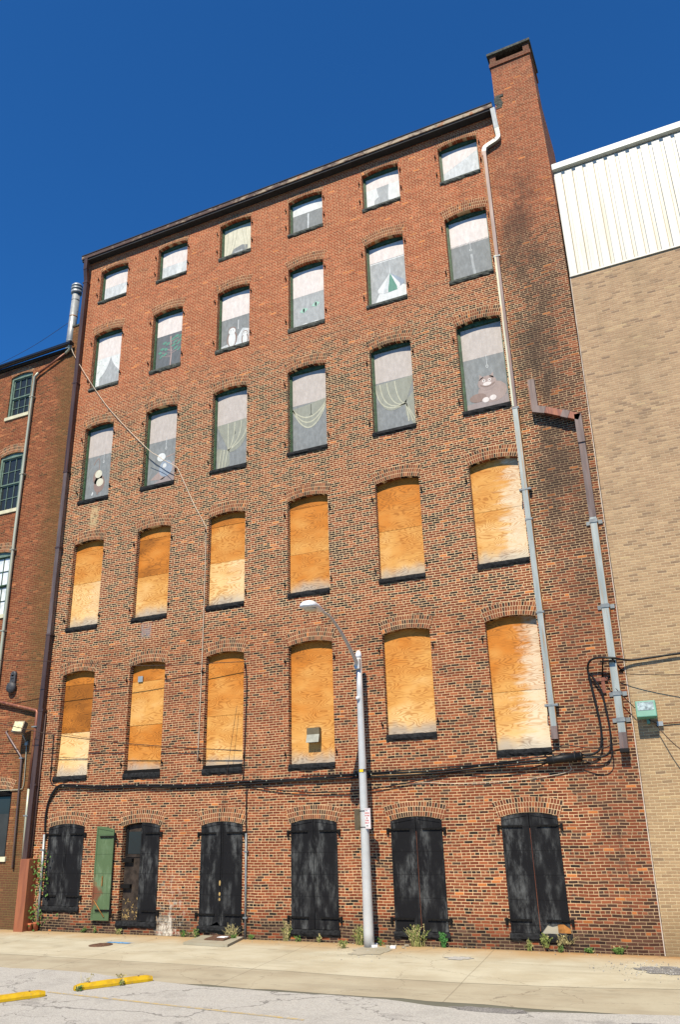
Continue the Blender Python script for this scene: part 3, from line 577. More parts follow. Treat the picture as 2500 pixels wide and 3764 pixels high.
# ---------------------------------------------------------------- plywood windows
TONE = {(1, 0): [(0.14, 0.55), (0.46, 0.95), (0.40, 0.02)], (1, 1): [(0.18, 0.62), (0.40, 0.25), (0.42, 0.62)], (1, 2): [(0.56, 0.52), (0.44, 0.42)], (1, 3): [(1.0, 0.55)],
        (1, 4): [(1.0, 0.38)], (1, 5): [(0.58, 0.55), (0.42, 0.30)], (2, 0): [(0.12, 0.5), (0.38, 0.38), (0.50, 0.05)], (2, 1): [(0.13, 0.5), (0.42, 0.68), (0.45, 0.25)],
        (2, 2): [(0.14, 0.6), (0.40, 0.42), (0.46, 0.02)], (2, 3): [(0.12, 0.6), (0.48, 0.40), (0.40, 0.48)], (2, 4): [(0.52, 0.52), (0.48, 0.38)], (2, 5): [(0.50, 0.25), (0.50, 0.22)]}
def ply_window(j, i):
    xl, xr, zs, zb = W[j][i]; z0 = zb+SH[j]; D = 0.165; top = arc(xl, xr, zs, RISE+0.0)[0]
    mb = MB(); bm = mb.bm; uvl = bm.loops.layers.uv.new('UVMap'); T = bm.faces.layers.float.new('tone')
    lay = {k: bm.verts.layers.float.new(k) for k in ('height', 'metres', 'seed', 'pale', 'tonev')}
    mb.mi('ply'); Ht = zs+RISE-z0; zt = zs+RISE+0.02; seed = random.random()
    pieces = TONE[(j, i)]; acc = zt
    for k, (fr, tn) in enumerate(pieces):
        hi = acc; lo = max(z0-0.02, acc-fr*(zt-z0)-(0.03 if k == len(pieces)-1 else 0)); acc = lo
        gap = 0.004; y = D + random.uniform(-0.006, 0.006); bow = (0.05 if (j, i) == (1, 0) and k == len(pieces)-1 else 0)
        n = 4; rows = []
        for r in range(n+1):
            z = hi-gap-(hi-lo-2*gap)*r/n; yy = y - bow*(r/n)**2
            for x in (xl-0.01, xr+0.01): rows.append((x, yy, z))
        vv = [bm.verts.new(p) for p in rows]; sd = seed+k*0.37
        for v, p in zip(vv, rows): v[lay['height']] = (p[2]-z0)/Ht; v[lay['metres']] = p[2]-z0; v[lay['seed']] = sd; v[lay['pale']] = 1.0 if (i == 5) else (0.35 if tn < 0.1 else 0.0); v[lay['tonev']] = tn
        for r in range(n):
            f = bm.faces.new([vv[2*r], vv[2*r+2], vv[2*r+3], vv[2*r+1]]); f[T] = tn
            for l in f.loops: l[uvl].uv = (l.vert.co.x-xl, l.vert.co.z)
    # backing so that gaps between sheets are dark, not open
    vb = [bm.verts.new(p) for p in ((xl, D+0.02, z0-0.02), (xr, D+0.02, z0-0.02), (xr, D+0.02, zt), (xl, D+0.02, zt))]
    f = bm.faces.new(vb); f.material_index = mb.mi('dark_inside')
    o = mb.build('boarded_window', main, fix=False); return o
for j in (1, 2):
    for i in range(6):
        xl, xr, zs, zb = W[j][i]; o = ply_window(j, i)
        arch_ring(xl, xr, zs, o); rough_sill(xl-0.005, xr+0.01, zb, SH[j], o, 'stone_dark'); pins(xl, xr, zs, zb, o)
        if (j, i) == (1, 3):
            mb = MB(); mb.prism([(9.02, 5.04), (9.40, 5.04), (9.40, 5.22), (9.02, 5.22)], 0.02, 0.14, 'hood_dark')
            v = [(9.02, 0.02, 5.04), (9.40, 0.02, 5.04), (9.40, -0.04, 4.83), (9.02, -0.04, 4.83)]; b_ = [(x, 0.14, z) for x, y, z in v]
            a1 = [mb.bm.verts.new(p) for p in v]; b1 = [mb.bm.verts.new(p) for p in b_]; mb.face(a1, 'hood')
            for q in range(4): mb.face([a1[q], a1[(q+1) % 4], b1[(q+1) % 4], b1[q]], 'hood_dark')
            mb.build('vent_hood', o)
        if (j, i) == (1, 1):
            mb = MB(); mb.box(3.02, 3.20, 0.12, 0.15, 7.02, 7.20, 'galv'); mb.build('metal_plate', o)
        if (j, i) in ((1, 1), (1, 2)):
            mb = MB(); mb.box(xl, xr, 0.02, 0.14, zb+SH[j]+0.002, zb+SH[j]+0.09, 'iron_dark'); mb.build('bottom_rail', o)
# ---------------------------------------------------------------- painted windows
def P2(win, pts, m, mb, lv):                            # polygon in board coordinates (u 0..1 across, v 0..1 up)
    x0, x1, z0, z1, y = win
    vs_ = [mb.bm.verts.new((x0+(x1-x0)*u, y-0.003-0.0015*lv, z0+(z1-z0)*v)) for u, v in pts]
    n = len(pts); ar = sum(pts[i][0]*pts[(i+1) % n][1]-pts[(i+1) % n][0]*pts[i][1] for i in range(n))
    mb.face(vs_ if ar > 0 else vs_[::-1], m)
def ell(cx, cz, rx, rz, n=14, a0=0.0, a1=2*math.pi): return [(cx+rx*math.cos(a0+(a1-a0)*k/n), cz+rz*math.sin(a0+(a1-a0)*k/n)) for k in range(n if a1-a0 > 6.2 else n+1)]
def strip(win, mb, pts, w, m, lv):
    for (a, b) in zip(pts, pts[1:]):
        dx, dz = b[0]-a[0], b[1]-a[1]; L = math.hypot(dx, dz) or 1; nx_, nz2 = -dz/L*w, dx/L*w*0.6
        P2(win, [(a[0]+nx_, a[1]+nz2), (a[0]-nx_, a[1]-nz2), (b[0]-nx_, b[1]-nz2), (b[0]+nx_, b[1]+nz2)], m, mb, lv)
def bez(a, b, c, n=8): return [((1-t)**2*a[0]+2*t*(1-t)*b[0]+t*t*c[0], (1-t)**2*a[1]+2*t*(1-t)*b[1]+t*t*c[1]) for t in [k/n for k in range(n+1)]]
def picture(j, i, win, mb):
    rnd = random.Random(j*10+i); q = lambda pts, m, lv=1: P2(win, pts, m, mb, lv); s = lambda pts, w, m, lv=3: strip(win, mb, pts, w, m, lv)
    def shade(v, m='p_shade', lv=1): q([(0, v), (1, v), (1, 1), (0, 1)], m, lv)
    def ring_pull(u, v): s([(u, v+0.14), (u, v+0.02)], 0.006, 'p_lt', 3); [s([ell(u, v, 0.025, 0.016, 8)[k], ell(u, v, 0.025, 0.016, 8)[(k+1) % 8]], 0.006, 'p_white', 3) for k in range(8)]
    if j == 5:
        if i == 0: q([(0, 0), (1, 0), (1, .52), (0, .52)], 'p_lt'); shade(.52, lv=2); q([(.42, 0), (1, 0), (1, .5), (.86, .47), (.62, .2)], 'p_white', 3)
        if i == 1: q([(0, 0), (1, 0), (1, .5), (0, .5)], 'p_lt'); shade(.5, lv=2); q(bez((.45, .0), (.6, .3), (.55, .5))+[(.75, .5), (.7, 0)], 'p_white', 2); q([(.85, 0), (1, 0), (1, .45), (.9, .5)], 'p_white', 2)
        if i == 2:
            q([(0, 0), (1, 0), (1, 1), (0, 1)], 'p_cream'); q([(.22, 0), (.2, .12), (.34, .3), (.62, .36), (.82, .3), (.76, 0)], 'p_grey', 2)
            for u in (.12, .3, .42, .6, .72, .9): s(bez((u, 1), (u+.04, .6), (u*0.6 if u < .5 else 1-(1-u)*.6, .15)), .008, 'p_swl', 3)
            q([(.3, 0), (.28, .1), (.4, .2), (.62, .22), (.74, 0)], 'p_mid', 3)
        if i == 3: q([(0, 0), (1, 0), (1, .66), (0, .66)], 'p_grey'); shade(.66, 'p_white', 2); s([(.5, .62), (.48, .1)], .02, 'p_lt', 2)
        if i == 4: q([(0, 0), (1, 0), (1, .7), (0, .7)], 'p_mid'); shade(.64, lv=2); q([(0, 0), (.22, .0), (.24, .28), (.36, .36), (.30, .64), (0, .64)], 'p_white', 3); q([(1, 0), (.78, 0), (.74, .12), (.62, .2), (.66, .64), (1, .64)], 'p_white', 3)
        if i == 5: q([(0, 0), (1, 0), (1, 1), (0, 1)], 'p_lt'); q([(0, .34), (1, .76), (1, 1), (0, 1)], 'p_shade', 2)
    if j == 4:
        if i == 0:
            q([(0, 0), (1, 0), (1, .58), (0, .58)], 'p_mid'); shade(.58, lv=2)
            q([(0, .58), (.52, .58)]+bez((.52, .58), (.4, .3), (.14, .22))+[(.16, 0), (0, 0)], 'p_white', 3); q([(1, .58), (.52, .58)]+bez((.52, .58), (.62, .38), (.95, .24))+[(.8, 0), (1, 0)], 'p_white', 3)
            for k in range(70):
                u, v = rnd.random(), rnd.random()*.56
                if abs(u-.5) > .1+(.56-v)*.55: q(ell(u, v, .022, .008, 6), 'p_floral', 4)
        if i == 1:
            q([(0, 0), (1, 0), (1, .64), (0, .64)], 'p_dark'); shade(.64, lv=2); s([(.52, 0), (.55, .25), (.5, .6)], .022, 'p_stem', 3)
            for (u, v) in ((.3, .5), (.22, .4), (.35, .38), (.2, .27), (.42, .47), (.33, .29), (.6, .54), (.72, .57), (.85, .55), (.68, .48), (.8, .44), (.7, .36), (.82, .33), (.62, .42), (.15, .34), (.9, .49)):
                a = rnd.uniform(-.8, .8); du, dv = .10*math.cos(a), .035*math.sin(a)+.01; q([(u-du, v-dv), (u-.01, v-.028), (u+du, v+dv), (u+.01, v+.028)], 'p_green', 4); s([(u, v), (.53, v-.05)], .006, 'p_stem', 3)
        if i == 2:
            q([(0, 0), (1, 0), (1, .6), (0, .6)], 'p_grey'); shade(.56, lv=2); q([(0, 0), (1, 0), (1, .28), (.7, .34), (.55, .22), (.2, .12), (0, .1)], 'p_lt', 2); s([(.56, .5), (.56, .34)], .01, 'p_white', 3)
            for (u, v, k) in ((.36, .22, 1.0), (.78, .15, .68)):
                q(ell(u, v-.02*k, .17*k, .14*k), 'p_brown', 3); q(ell(u, v-.03*k, .12*k, .13*k), 'p_white', 4); q(ell(u, v+.12*k, .13*k, .07*k), 'p_brown', 4); q(ell(u, v+.11*k, .11*k, .06*k), 'p_white', 5)
                for du in (-.04, .04): q(ell(u+du*k, v+.125*k, .012, .007, 6), 'p_black', 6)
        if i == 3:
            q([(0, 0), (1, 0), (1, .56), (0, .56)], 'p_mid'); shade(.56, lv=2)
            for u, v in ((.33, .31), (.69, .36)): q([(u-.13, v-.01), (u, v-.045), (u+.13, v+.01), (u, v+.045)], 'p_pgreen', 3); q(ell(u, v, .03, .036, 8), 'p_black', 4)
            for u in (.36, .69): q(ell(u, .02, .13, .07, 10, 0, math.pi), 'p_white', 3)
        if i == 4:
            q([(0, 0), (1, 0), (1, .72), (0, .72)], 'p_mid'); shade(.74, lv=2); q([(.05, 0), (.28, .26), (.82, .28), (1, .22), (1, 0)], 'p_white', 2); s([(.55, .7), (.55, .5)], .008, 'p_lt', 3)
            ap = (.55, .50); base = [(.20, .27), (.34, .24), (.48, .24), (.72, .25), (.80, .29), (.92, .33)]; cols = ['p_white', 'p_lt', 'p_green', 'p_white', 'p_blue']
            for (a, b), m in zip(zip(base, base[1:]), cols): q([a, b, ap], m, 4); q([(a[0], a[1]), (b[0], b[1]), (b[0], b[1]-.05), (a[0], a[1]-.05)], m, 4)
        if i == 5:
            q([(0, 0), (1, 0), (1, .62), (0, .62)], 'p_grey'); shade(.60, lv=2); ring_pull(.5, .47); s([(.5, .4), (.55, .05)], .03, 'p_mid', 2)
            for k in range(30): s([((k+.5)/30, .60), ((k+.5)/30, .575)], .008, 'p_shade', 3)
    if j == 3:
        lower = 'p_grey'; q([(0, 0), (1, 0), (1, .64), (0, .64)], lower); shade(.62 if i not in (1, 2, 3) else .60, 'p_shade2', 2)
        if i == 0:
            ring_pull(.6, .52); s(bez((.25, .5), (.5, .7), (.45, .4)), .012, 'p_brown', 3); q(ell(.42, .32, .17, .10), 'p_brown', 3); q(ell(.5, .22, .2, .12), 'p_brown', 3); q(ell(.45, .36, .13, .055), 'p_cream', 4); q(ell(.52, .24, .13, .055), 'p_cream', 4)
            s([(.5, .18), (.45, .08)], .03, 'p_brown', 4); s([(.3, .12), (.26, .08)], .02, 'p_white', 4)
        if i == 1:
            ring_pull(.58, .49); q([(0, 0), (.5, .1), (1, .18), (1, .0)], 'p_ledge', 2); q(ell(.6, .22, .22, .11), 'p_blue', 3); q(ell(.44, .38, .14, .055), 'p_white', 4); q(ell(.56, .26, .06, .03), 'p_white', 4); s([(.6, .37), (1, .40)], .012, 'p_tan', 3); q([(.1, .1), (.4, .2), (.9, .3), (.95, .2), (.5, .08)], 'p_tan', 2)
        def swag(a, c, b, m='p_sw', k=3): q(bez(a, c, b, 12), m, 3); s(bez(a, c, b, 12), .012, 'p_swl', 4)
        if i == 2:
            q([(0, .6), (1, .62)]+bez((1, .62), (.95, .22), (.4, .22)), 'p_sw', 3); q([(.05, .3), (.4, .25), (.42, .06), (.25, .03), (.05, 0), (0, .25)], 'p_sw', 3)
            for u in (.35, .55, .75, .95): s(bez((u, .6), (u, .35), (.36, .25)), .012, 'p_swl', 4)
            for u in (.1, .2, .3): s([(u+.05, .27), (u*.9, .04)], .012, 'p_swl', 4)
            ring_pull(.55, .46)
        if i == 3:
            q(bez((0, .56), (.5, .0), (1, .62), 14), 'p_sw', 3)
            for k in (.0, .1, .2): s(bez((0, .56), (.5, .0+k*1.3), (1, .62), 14), .014, 'p_swl', 4)
            ring_pull(.52, .44)
        if i == 4:
            q([(0, .6), (1, .62), (.75, .3)]+bez((.75, .3), (.1, .12), (0, .6)), 'p_sw', 3); q([(.72, .32), (1, .45), (1, .02), (.9, .05), (.74, .16)], 'p_sw', 3)
            for k, u in enumerate((.0, .12, .3, .5)): s(bez((u, .6), (u+.05, .2+.04*k), (.75, .30)), .012, 'p_swl', 4)
            for u in (.8, .9, .97): s([(.76, .3), (u, .08)], .012, 'p_swl', 4)
        if i == 5:
            q([(0, 0), (1, 0), (1, .14), (0, .10)], 'p_ledge', 2); q(ell(.62, .20, .34, .12), 'p_tan', 3); q(ell(.52, .31, .22, .085), 'p_tan', 4); q([(.34, .35), (.36, .42), (.45, .38)], 'p_tan', 4); q([(.58, .38), (.68, .42), (.68, .35)], 'p_tan', 4)
            for u in (.45, .58): q(ell(u, .34, .04, .018, 8), 'p_shade', 5); q(ell(u, .34, .015, .008, 6), 'p_black', 6)
            q(ell(.52, .30, .10, .022), 'p_shade', 5); q(ell(.45, .12, .08, .03), 'p_shade', 5); q(ell(.62, .13, .08, .03), 'p_shade', 5); q(ell(.28, .16, .2, .05), 'p_brown', 4); s(bez((.36, .3), (.5, .24), (.7, .3)), .012, 'p_brown', 6); ring_pull(.56, .50)
for j in (3, 4, 5):
    for i in range(6):
        xl, xr, zs, zb = W[j][i]; z0 = zb+SH[j]-0.02; D = 0.22; z1 = zs+0.02
        mb = MB(); mb.box(xl-0.01, xr+0.01, D, D+0.02, z0, zs+RISE+0.02, 'p_white'); o = mb.build('painted_board_window', main)
        mb = MB(); picture(j, i, (xl+0.06, xr-0.02, z0+0.02, z1-0.055, D), mb); mb.build('painted_picture', o, fix=False)
        mb = MB()
        mb.box(xl, xl+0.05, D-0.06, D-0.002, z0+0.02, zs-0.035, 'green_frame'); mb.box(xl+0.05, xl+0.075, D-0.035, D-0.002, z0+0.02, zs-0.035, 'green_frame'); mb.box(xr-0.05, xr, D-0.06, D-0.002, z0+0.02, zs-0.035, 'green_frame')
        mb.prism([(xl, zs-0.034), (xr, zs-0.034)]+[(x, z+0.01) for x, z in arc(xl, xr, zs)[0][::-1]], D-0.06, D-0.002, 'green_frame'); mb.box(xl+0.075, xr-0.05, D-0.03, D-0.002, zs-0.06, zs-0.036, 'green_frame')
        mb.build('window_frame', o)
        arch_ring(xl, xr, zs, o, thick=0.35 if j < 5 else 0.23); rough_sill(xl-0.02, xr+0.02, zb, SH[j], o, 'stone_dark' if j == 3 else 'stone_grey'); pins(xl, xr, zs, zb, o, (0.32, 0.50) if j > 3 else (0.42, 0.50))
# ---------------------------------------------------------------- ground floor shutters
def leaf(x0, x1, z0, xl, xr, zs, parent, mat='iron_black', y=-0.006, strap=+1, label=None, torn=None):
    """one iron shutter leaf: sheet, raised rim, two strap hinges; strap=-1 hinged on the left, +1 on the right"""
    mb = MB(); A = arc(xl, xr, zs)[0]
    def ztop(x):
        for (a, za), (b, zb_) in zip(A, A[1:]):
            if a-1e-6 <= x <= b+1e-6: return za+(zb_-za)*(x-a)/max(b-a, 1e-6)
        return zs
    xs = [x0+(x1-x0)*k/6 for k in range(7)]; bot = torn or [(x1, z0), (x0, z0)]
    mb.prism([(x, ztop(x)-0.012) for x in xs]+bot, y, y+0.02, mat)
    for a, b in ((x0, x0+0.045), (x1-0.045, x1)): mb.prism([(a, z0+(0.25 if torn else 0.0)), (b, z0+(0.25 if torn else 0.0)), (b, ztop(b)-0.014), (a, ztop(a)-0.014)], y-0.012, y-0.0005, mat)
    if not torn: mb.box(x0+0.045, x1-0.045, y-0.012, y-0.0005, z0, z0+0.05, mat)
    mb.prism([(x0+0.045, ztop(x0+0.045)-0.07), (x1-0.045, ztop(x1-0.045)-0.07), (x1-0.045, ztop(x1-0.045)-0.014), (x0+0.045, ztop(x0+0.045)-0.014)], y-0.012, y-0.0005, mat)
    for z in (zs-0.20, z0+0.26):
        a, b = ((x0-0.075, x0+0.50) if strap < 0 else (x1-0.50, x1+0.075)); mb.box(a, b, y-0.032, y-0.0125, z-0.022, z+0.022, 'iron_dark'); e = a if strap < 0 else b
        mb.box(e-0.03, e+0.03, y-0.05, y+0.0, z-0.11, z+0.035, 'iron_dark')
        for k in range(4):
            xx = a+0.1+(b-a-0.2)*k/3; mb.box(xx-0.01, xx+0.01, y-0.042, y-0.032, z-0.01, z+0.01, 'iron_dark')
    o = mb.build('shutter', parent)
    if label: o['label'] = label
    return o
for i in range(6):
    xl, xr, zs, zb = W[0][i]; z0 = zb+SH[0]; cx = (xl+xr)/2
    mb = MB(); mb.box(xl-0.01, xr+0.01, 0.20, 0.24, z0-0.02, zs+RISE+0.03, 'dark_inside'); o = mb.build('shuttered_opening', main)
    arch_ring(xl, xr, zs, o, flare=0.06); rough_sill(xl-0.03, xr+0.03, zb, SH[0], o, 'stone_dark', 0.05, 0.19)
    if i == 1: o['label'] = 'doorway with one iron shutter folded back and one closed'
    if i != 1:
        torn = [(xr-0.005, z0+0.12), (xr-0.16, z0+0.22), (xr-0.4, z0+0.17), (xr-0.5, z0+0.2), (cx+0.01, z0+0.02)] if i == 5 else None
        t2 = [(cx-0.01, z0+0.02), (cx-0.08, z0+0.10), (cx-0.30, z0+0.0), (xl+0.005, z0)] if i == 2 else None
        leaf(xl+0.005, cx-0.008, z0+0.01, xl, xr, zs, o, strap=-1, torn=t2); leaf(cx+0.008, xr-0.005, z0+0.01, xl, xr, zs, o, strap=1, torn=torn, label='black iron shutter rusted away at its foot' if torn else None)
        if i == 5:
            mb = MB(); mb.box(cx+0.02, xr-0.1, 0.02, 0.04, z0-0.0, z0+0.3, 'slab'); mb.box(xr-0.28, xr, 0.005, 0.02, z0+0.02, z0+0.2, 'rust_edge'); mb.build('plank', o)
        if i in (4, 5):
            mb = MB(); mb.box(cx-0.007, cx+0.007, 0.0, 0.01, z0+0.05, zs-0.25, 'rust_pipe'); mb.build('rusty_meeting_edge', o)
        if i == 2:
            mb = MB()
            for z, h in ((1.32, .07), (1.05, .05), (.92, .04)): mb.prism(ell(cx-0.01, z, 0.028, h, 8), -0.03, -0.021, 'pale_chip')
            mb.build('rust_spot', o)
    else:
        leaf(3.60, xr-0.005, z0+0.01, xl, xr, zs, o, strap=1)
        g = leaf(2.03, 2.68, 0.33, 1.35, 2.70, 2.74, o, mat='iron_green', y=-0.10, strap=1, label='green iron shutter leaf folded back against the wall with red rust')
        mb = MB(); rn = random.Random(3)
        pts = [(2.036, 0.52), (2.22, 0.50), (2.26, 0.8), (2.34, 1.12), (2.31, 1.42), (2.2, 1.55), (2.1, 1.38), (2.036, 1.3)]; pass
        mb.box(2.36, 2.38, -0.135, -0.10, 1.22, 1.48, 'rust_edge'); mb.tube([(2.1, -0.125, 0.86), (2.52, -0.125, 0.42)], 0.012, 'rust_edge', 6); mb.build('rusty_hook', g)
        mb = MB(); mb.box(2.95, 3.62, 0.12, 0.16, z0, 2.86, 'door_wood'); mb.box(2.97, 3.05, 0.09, 0.12, 2.0, 2.8, 'iron_dark'); mb.box(2.97, 3.6, 0.10, 0.12, 1.97, 2.05, 'door_wood')
        mb.box(2.95, 3.28, 0.02, 0.12, 1.84, 1.94, 'iron_dark'); mb.box(2.93, 3.26, 0.02, 0.12, 1.16, 1.26, 'iron_dark')
        for k in range(46):
            x = rn.uniform(2.98, 3.55); z = z0+0.02+abs(rn.gauss(0, 0.26)); a = rn.uniform(0, 3.1); l = rn.uniform(0.02, 0.055); dx, dz = l*math.cos(a), l*math.sin(a)
            mb.prism([(x-dx, z-dz), (x-dz*.25, z+dx*.25), (x+dx, z+dz), (x+dz*.25, z-dx*.25)], 0.114, 0.119, 'pale_chip')
        dr = mb.build('door', o)
        mb = MB(); mb.box(3.06, 3.58, 0.10, 0.115, 2.06, 2.66, 'glass'); mb.build('pane', dr)

# ================================================================== LEFT BRICK BUILDING
ann = thing('brick_annex', 'lower red brick building at the left edge with green sash windows and a black gutter', 'building')
LW = [(-4.22, -3.07, 19.86, 17.90, 'g'), (-4.24, -3.05, 16.30, 13.86, 'g'), (-4.22, -3.02, 12.24, 9.80, 'w'), (-2.88, -1.66, 3.94, 1.87, 'd')]
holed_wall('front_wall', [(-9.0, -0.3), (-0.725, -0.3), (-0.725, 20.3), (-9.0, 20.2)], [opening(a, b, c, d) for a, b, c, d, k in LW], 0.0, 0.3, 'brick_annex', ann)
mb = MB(); mb.box(-1.16, -0.725, 0.31, 12, 20.3, 21.35, 'brick_annex'); mb.box(-1.16, -0.725, 0.0, 0.30, 20.302, 21.35, 'brick_annex'); mb.box(-1.20, -0.70, -0.03, 12.05, 21.35, 21.42, 'stone_grey'); mb.build('parapet', ann)
mb = MB(); mb.box(-9, -1.17, -0.08, 12, 20.32, 20.40, 'roof'); mb.box(-9.0, -8.7, 0.31, 12, -0.3, 20.3, 'brick_annex'); mb.build('roof', ann)
mb = MB()
for k in range(10):
    a0, a1 = math.pi+math.pi*k/10, math.pi+math.pi*(k+1)/10
    q = [(-9, -0.20+0.11*math.cos(a0), 20.40+0.12*math.sin(a0)), (-9, -0.20+0.11*math.cos(a1), 20.40+0.12*math.sin(a1)), (-0.98, -0.20+0.11*math.cos(a1), 20.50+0.12*math.sin(a1)), (-0.98, -0.20+0.11*math.cos(a0), 20.50+0.12*math.sin(a0))]
    f = mb.face([mb.bm.verts.new(p) for p in q], 'black_gutter')
mb.box(-0.99, -0.96, -0.31, -0.09, 20.38, 20.52, 'black_gutter'); mb.box(-9, -0.98, -0.315, -0.30, 20.39, 20.44, 'black_gutter')
mb.build('eaves_gutter', ann)
mb = MB(); mb.tube(curve_pts([(-1.10, -0.20, 20.40), (-1.10, -0.16, 20.24), (-1.35, -0.09, 20.16)], 4), 0.05, 'spout_cream', 10); mb.tube([(-1.33, -0.09, 20.17), (-2.68, -0.09, 19.62)], 0.042, 'rust_pipe', 10)
mb.tube([(-2.66, -0.10, 19.64), (-2.84, -0.10, 19.50), (-2.86, -0.10, 13.0), (-2.80, -0.10, 7.0), (-2.80, -0.10, 0.2)], 0.058, 'spout_cream', 10)
dsp = mb.build('downspout', ann)
for z in (18.6, 15.3, 12.3, 9.3):
    mb = MB(); mb.box(-2.94, -2.75, -0.168, 0.0, z-0.02, z+0.02, 'spout_cream'); mb.build('bracket', dsp)
for a, b, c, d, k in LW:
    z0 = d+0.14; D = 0.10; mb = MB(); fm = 'sash_green' if k != 'd' else 'iron_dark'
    mb.box(a, a+0.09, D-0.05, D+0.06, z0, c, fm); mb.box(b-0.09, b, D-0.05, D+0.06, z0, c, fm); mb.prism([(a, c-0.10), (b, c-0.10)]+[(x, z+0.01) for x, z in arc(a, b, c)[0][::-1]], D-0.03, D+0.06, fm); mb.box(a+.09, b-.09, D-0.06, D-0.03, c-0.1, c-0.05, fm)
    o = mb.build('sash_window', ann); zm = (z0+c-0.1)/2
    for (s0, s1, yy) in ((zm, c-0.1, D+0.01), (z0, zm, D+0.05)):
        mb = MB(); t_ = 0.045 if k != 'w' else 0.045; mt = 'sash_green' if k == 'g' else ('green_frame' if k == 'w' else 'iron_dark')
        mb.box(a+.09, a+.09+t_, yy-.02, yy+.015, s0, s1, mt); mb.box(b-.09-t_, b-.09, yy-.02, yy+.015, s0, s1, mt); mb.box(a+.09+t_, b-.09-t_, yy-.02, yy+.015, s0, s0+t_, mt); mb.box(a+.09+t_, b-.09-t_, yy-.02, yy+.015, s1-t_, s1, mt)
        if k != 'd':
            w = b-a-.18
            for q in (1, 2): xx = a+.09+w*q/3; mb.box(xx-.012, xx+.012, yy-.012, yy+.01, s0+t_, s1-t_, mt)
            zz = (s0+s1)/2; mb.box(a+.09+t_, b-.09-t_, yy-.009, yy+.008, zz-.011, zz+.011, mt)
        sh = mb.build('sash', o)
        mb = MB(); mb.box(a+.1, b-.1, yy+.016, yy+.022, s0, s1, 'glass' if k != 'w' else 'curtain'); mb.build('pane', sh)
    if k == 'd': mb = MB(); mb.box(a+.1, b-.1, D-0.04, D-0.034, z0+.02, zm+0.35, 'screen'); mb.build('insect_screen', o)
    mb = MB(); mb.box(a-0.06, b+0.06, -0.05, 0.16, d, z0, 'cream_sill', bev=0.006); mb.build('sill', o); arch_ring(a, b, c, o, thick=0.35 if c < 19 else 0.23)
# ================================================================== RIGHT TAN BUILDING
tan = thing('tan_building', 'windowless tan brick building at the right edge topped with white metal cladding', 'building')
mb = MB(); mb.prism([(EX+0.025, -0.3), (30, -0.3), (30, 17.2), (17.73, 17.25), (EX+0.215, 12.0)], 0.004, 0.3, 'brick_tan'); mb.box(17.8, 30, 0.31, 14, -0.3, 20.9, 'brick_tan'); mb.build('wall', tan)
mb = MB(); mb.box(17.72, 30, 0.06, 0.30, 17.24, 21.05, 'white_panel')
x = 17.74
while x < 30:
    mb.prism([(x, 17.22), (x+0.20, 17.22), (x+0.20, 20.93), (x, 20.93)], -0.03, 0.058, 'white_panel'); mb.box(x+0.202, x+0.218, 0.03, 0.058, 17.22, 20.92, 'seam_dirt'); mb.box(x+0.098, x+0.106, -0.034, -0.0295, 17.22, 20.92, 'spout_cream'); x += 0.31
mb.box(17.72, 30, -0.036, 0.06, 17.19, 17.235, 'white_panel'); mb.build('metal_cladding', tan)
mb = MB(); mb.box(17.70, 30, -0.08, 0.35, 21.09, 21.30, 'coping', bev=0.01); mb.build('coping', tan)
mb = MB(); pr = None
for k in range(60):
    z = -0.1+17.3*k/59; x = EX+0.012+(z/17.3)*0.255+mnoise.noise(Vector((0, 0, z*3)))*0.006; r = 0.010+0.005*mnoise.noise(Vector((5, 0, z*2)))
    cur = (x-r, x+r, z)
    if pr: mb.prism([(pr[0], pr[2]), (pr[1], pr[2]), (cur[1], cur[2]), (cur[0], cur[2])], -0.006, 0.0035, 'sealant')
    pr = cur
mb.build('joint_sealant', tan)

# ================================================================== GROUND
def jag(p, q, n, amp, seed):
    out = []
    for k in range(n):
        t = k/n; x = p[0]+(q[0]-p[0])*t; y = p[1]+(q[1]-p[1])*t; out.append((x, y+mnoise.noise(Vector((x*1.3, seed, 0)))*amp+mnoise.noise(Vector((x*6, seed, 3)))*amp*0.35))
    return out
mb = MB(); mb.slab([(-1500, -1500), (1500, -1500), (1500, 1500), (-1500, 1500)], None, -0.012, 'earth'); tag(mb.build('ground'), kind='structure')
mb = MB(); e = jag((-30, -5.0), (45, -5.6), 150, 0.12, 2.0); mb.slab([(45, 0.1), (-30, 0.1)]+e, None, -0.008, 'concrete2'); tag(mb.build('alley'), kind='structure')
mb = MB(); e = []
for k in range(120):
    x = -30+75*k/119; y = -3.45-0.25*math.exp(-((x-13.6)/3.5)**2)+0.5*(1/(1+math.exp(-(x-17.5)*1.2))) - 0.1 + mnoise.noise(Vector((x*1.1, 0, 0)))*0.05; e.append((x, y))
mb.slab([(45, 0.1), (-30, 0.1)]+e, None, -0.004, 'concrete'); tag(mb.build('pavement'), kind='structure')
mb = MB(); e = []
ctrl = [(-30, -4.7), (3.8, -4.98), (5.9, -4.9), (7.5, -5.2), (9.2, -5.42), (11.2, -5.5), (12.2, -5.43), (13.3, -5.5), (14.3, -5.72), (14.9, -5.78), (15.8, -5.66), (17.0, -5.45), (18.0, -5.22), (45, -5.0)]
for (a, b) in zip(ctrl, ctrl[1:]): n = max(6, int((b[0]-a[0])*8)) if b[0]-a[0] < 6 else 40; e += jag(a, b, n, 0.045, 7.0)
mb.slab([(45, -11.5), (45, -5.0)]+e[::-1]+[(-30, -11.5)], None, 0.0, 'asphalt'); tag(mb.build('parking_lot'), kind='structure')
mb = MB(); mb.slab([(-60, -11.5), (-60, -70), (90, -70), (90, -11.5)], None, -0.004, 'added_dark_ground'); tag(mb.build('added_dark_ground'), kind='structure')  # unseen dark sheet added around the camera to cut light bouncing off the ground
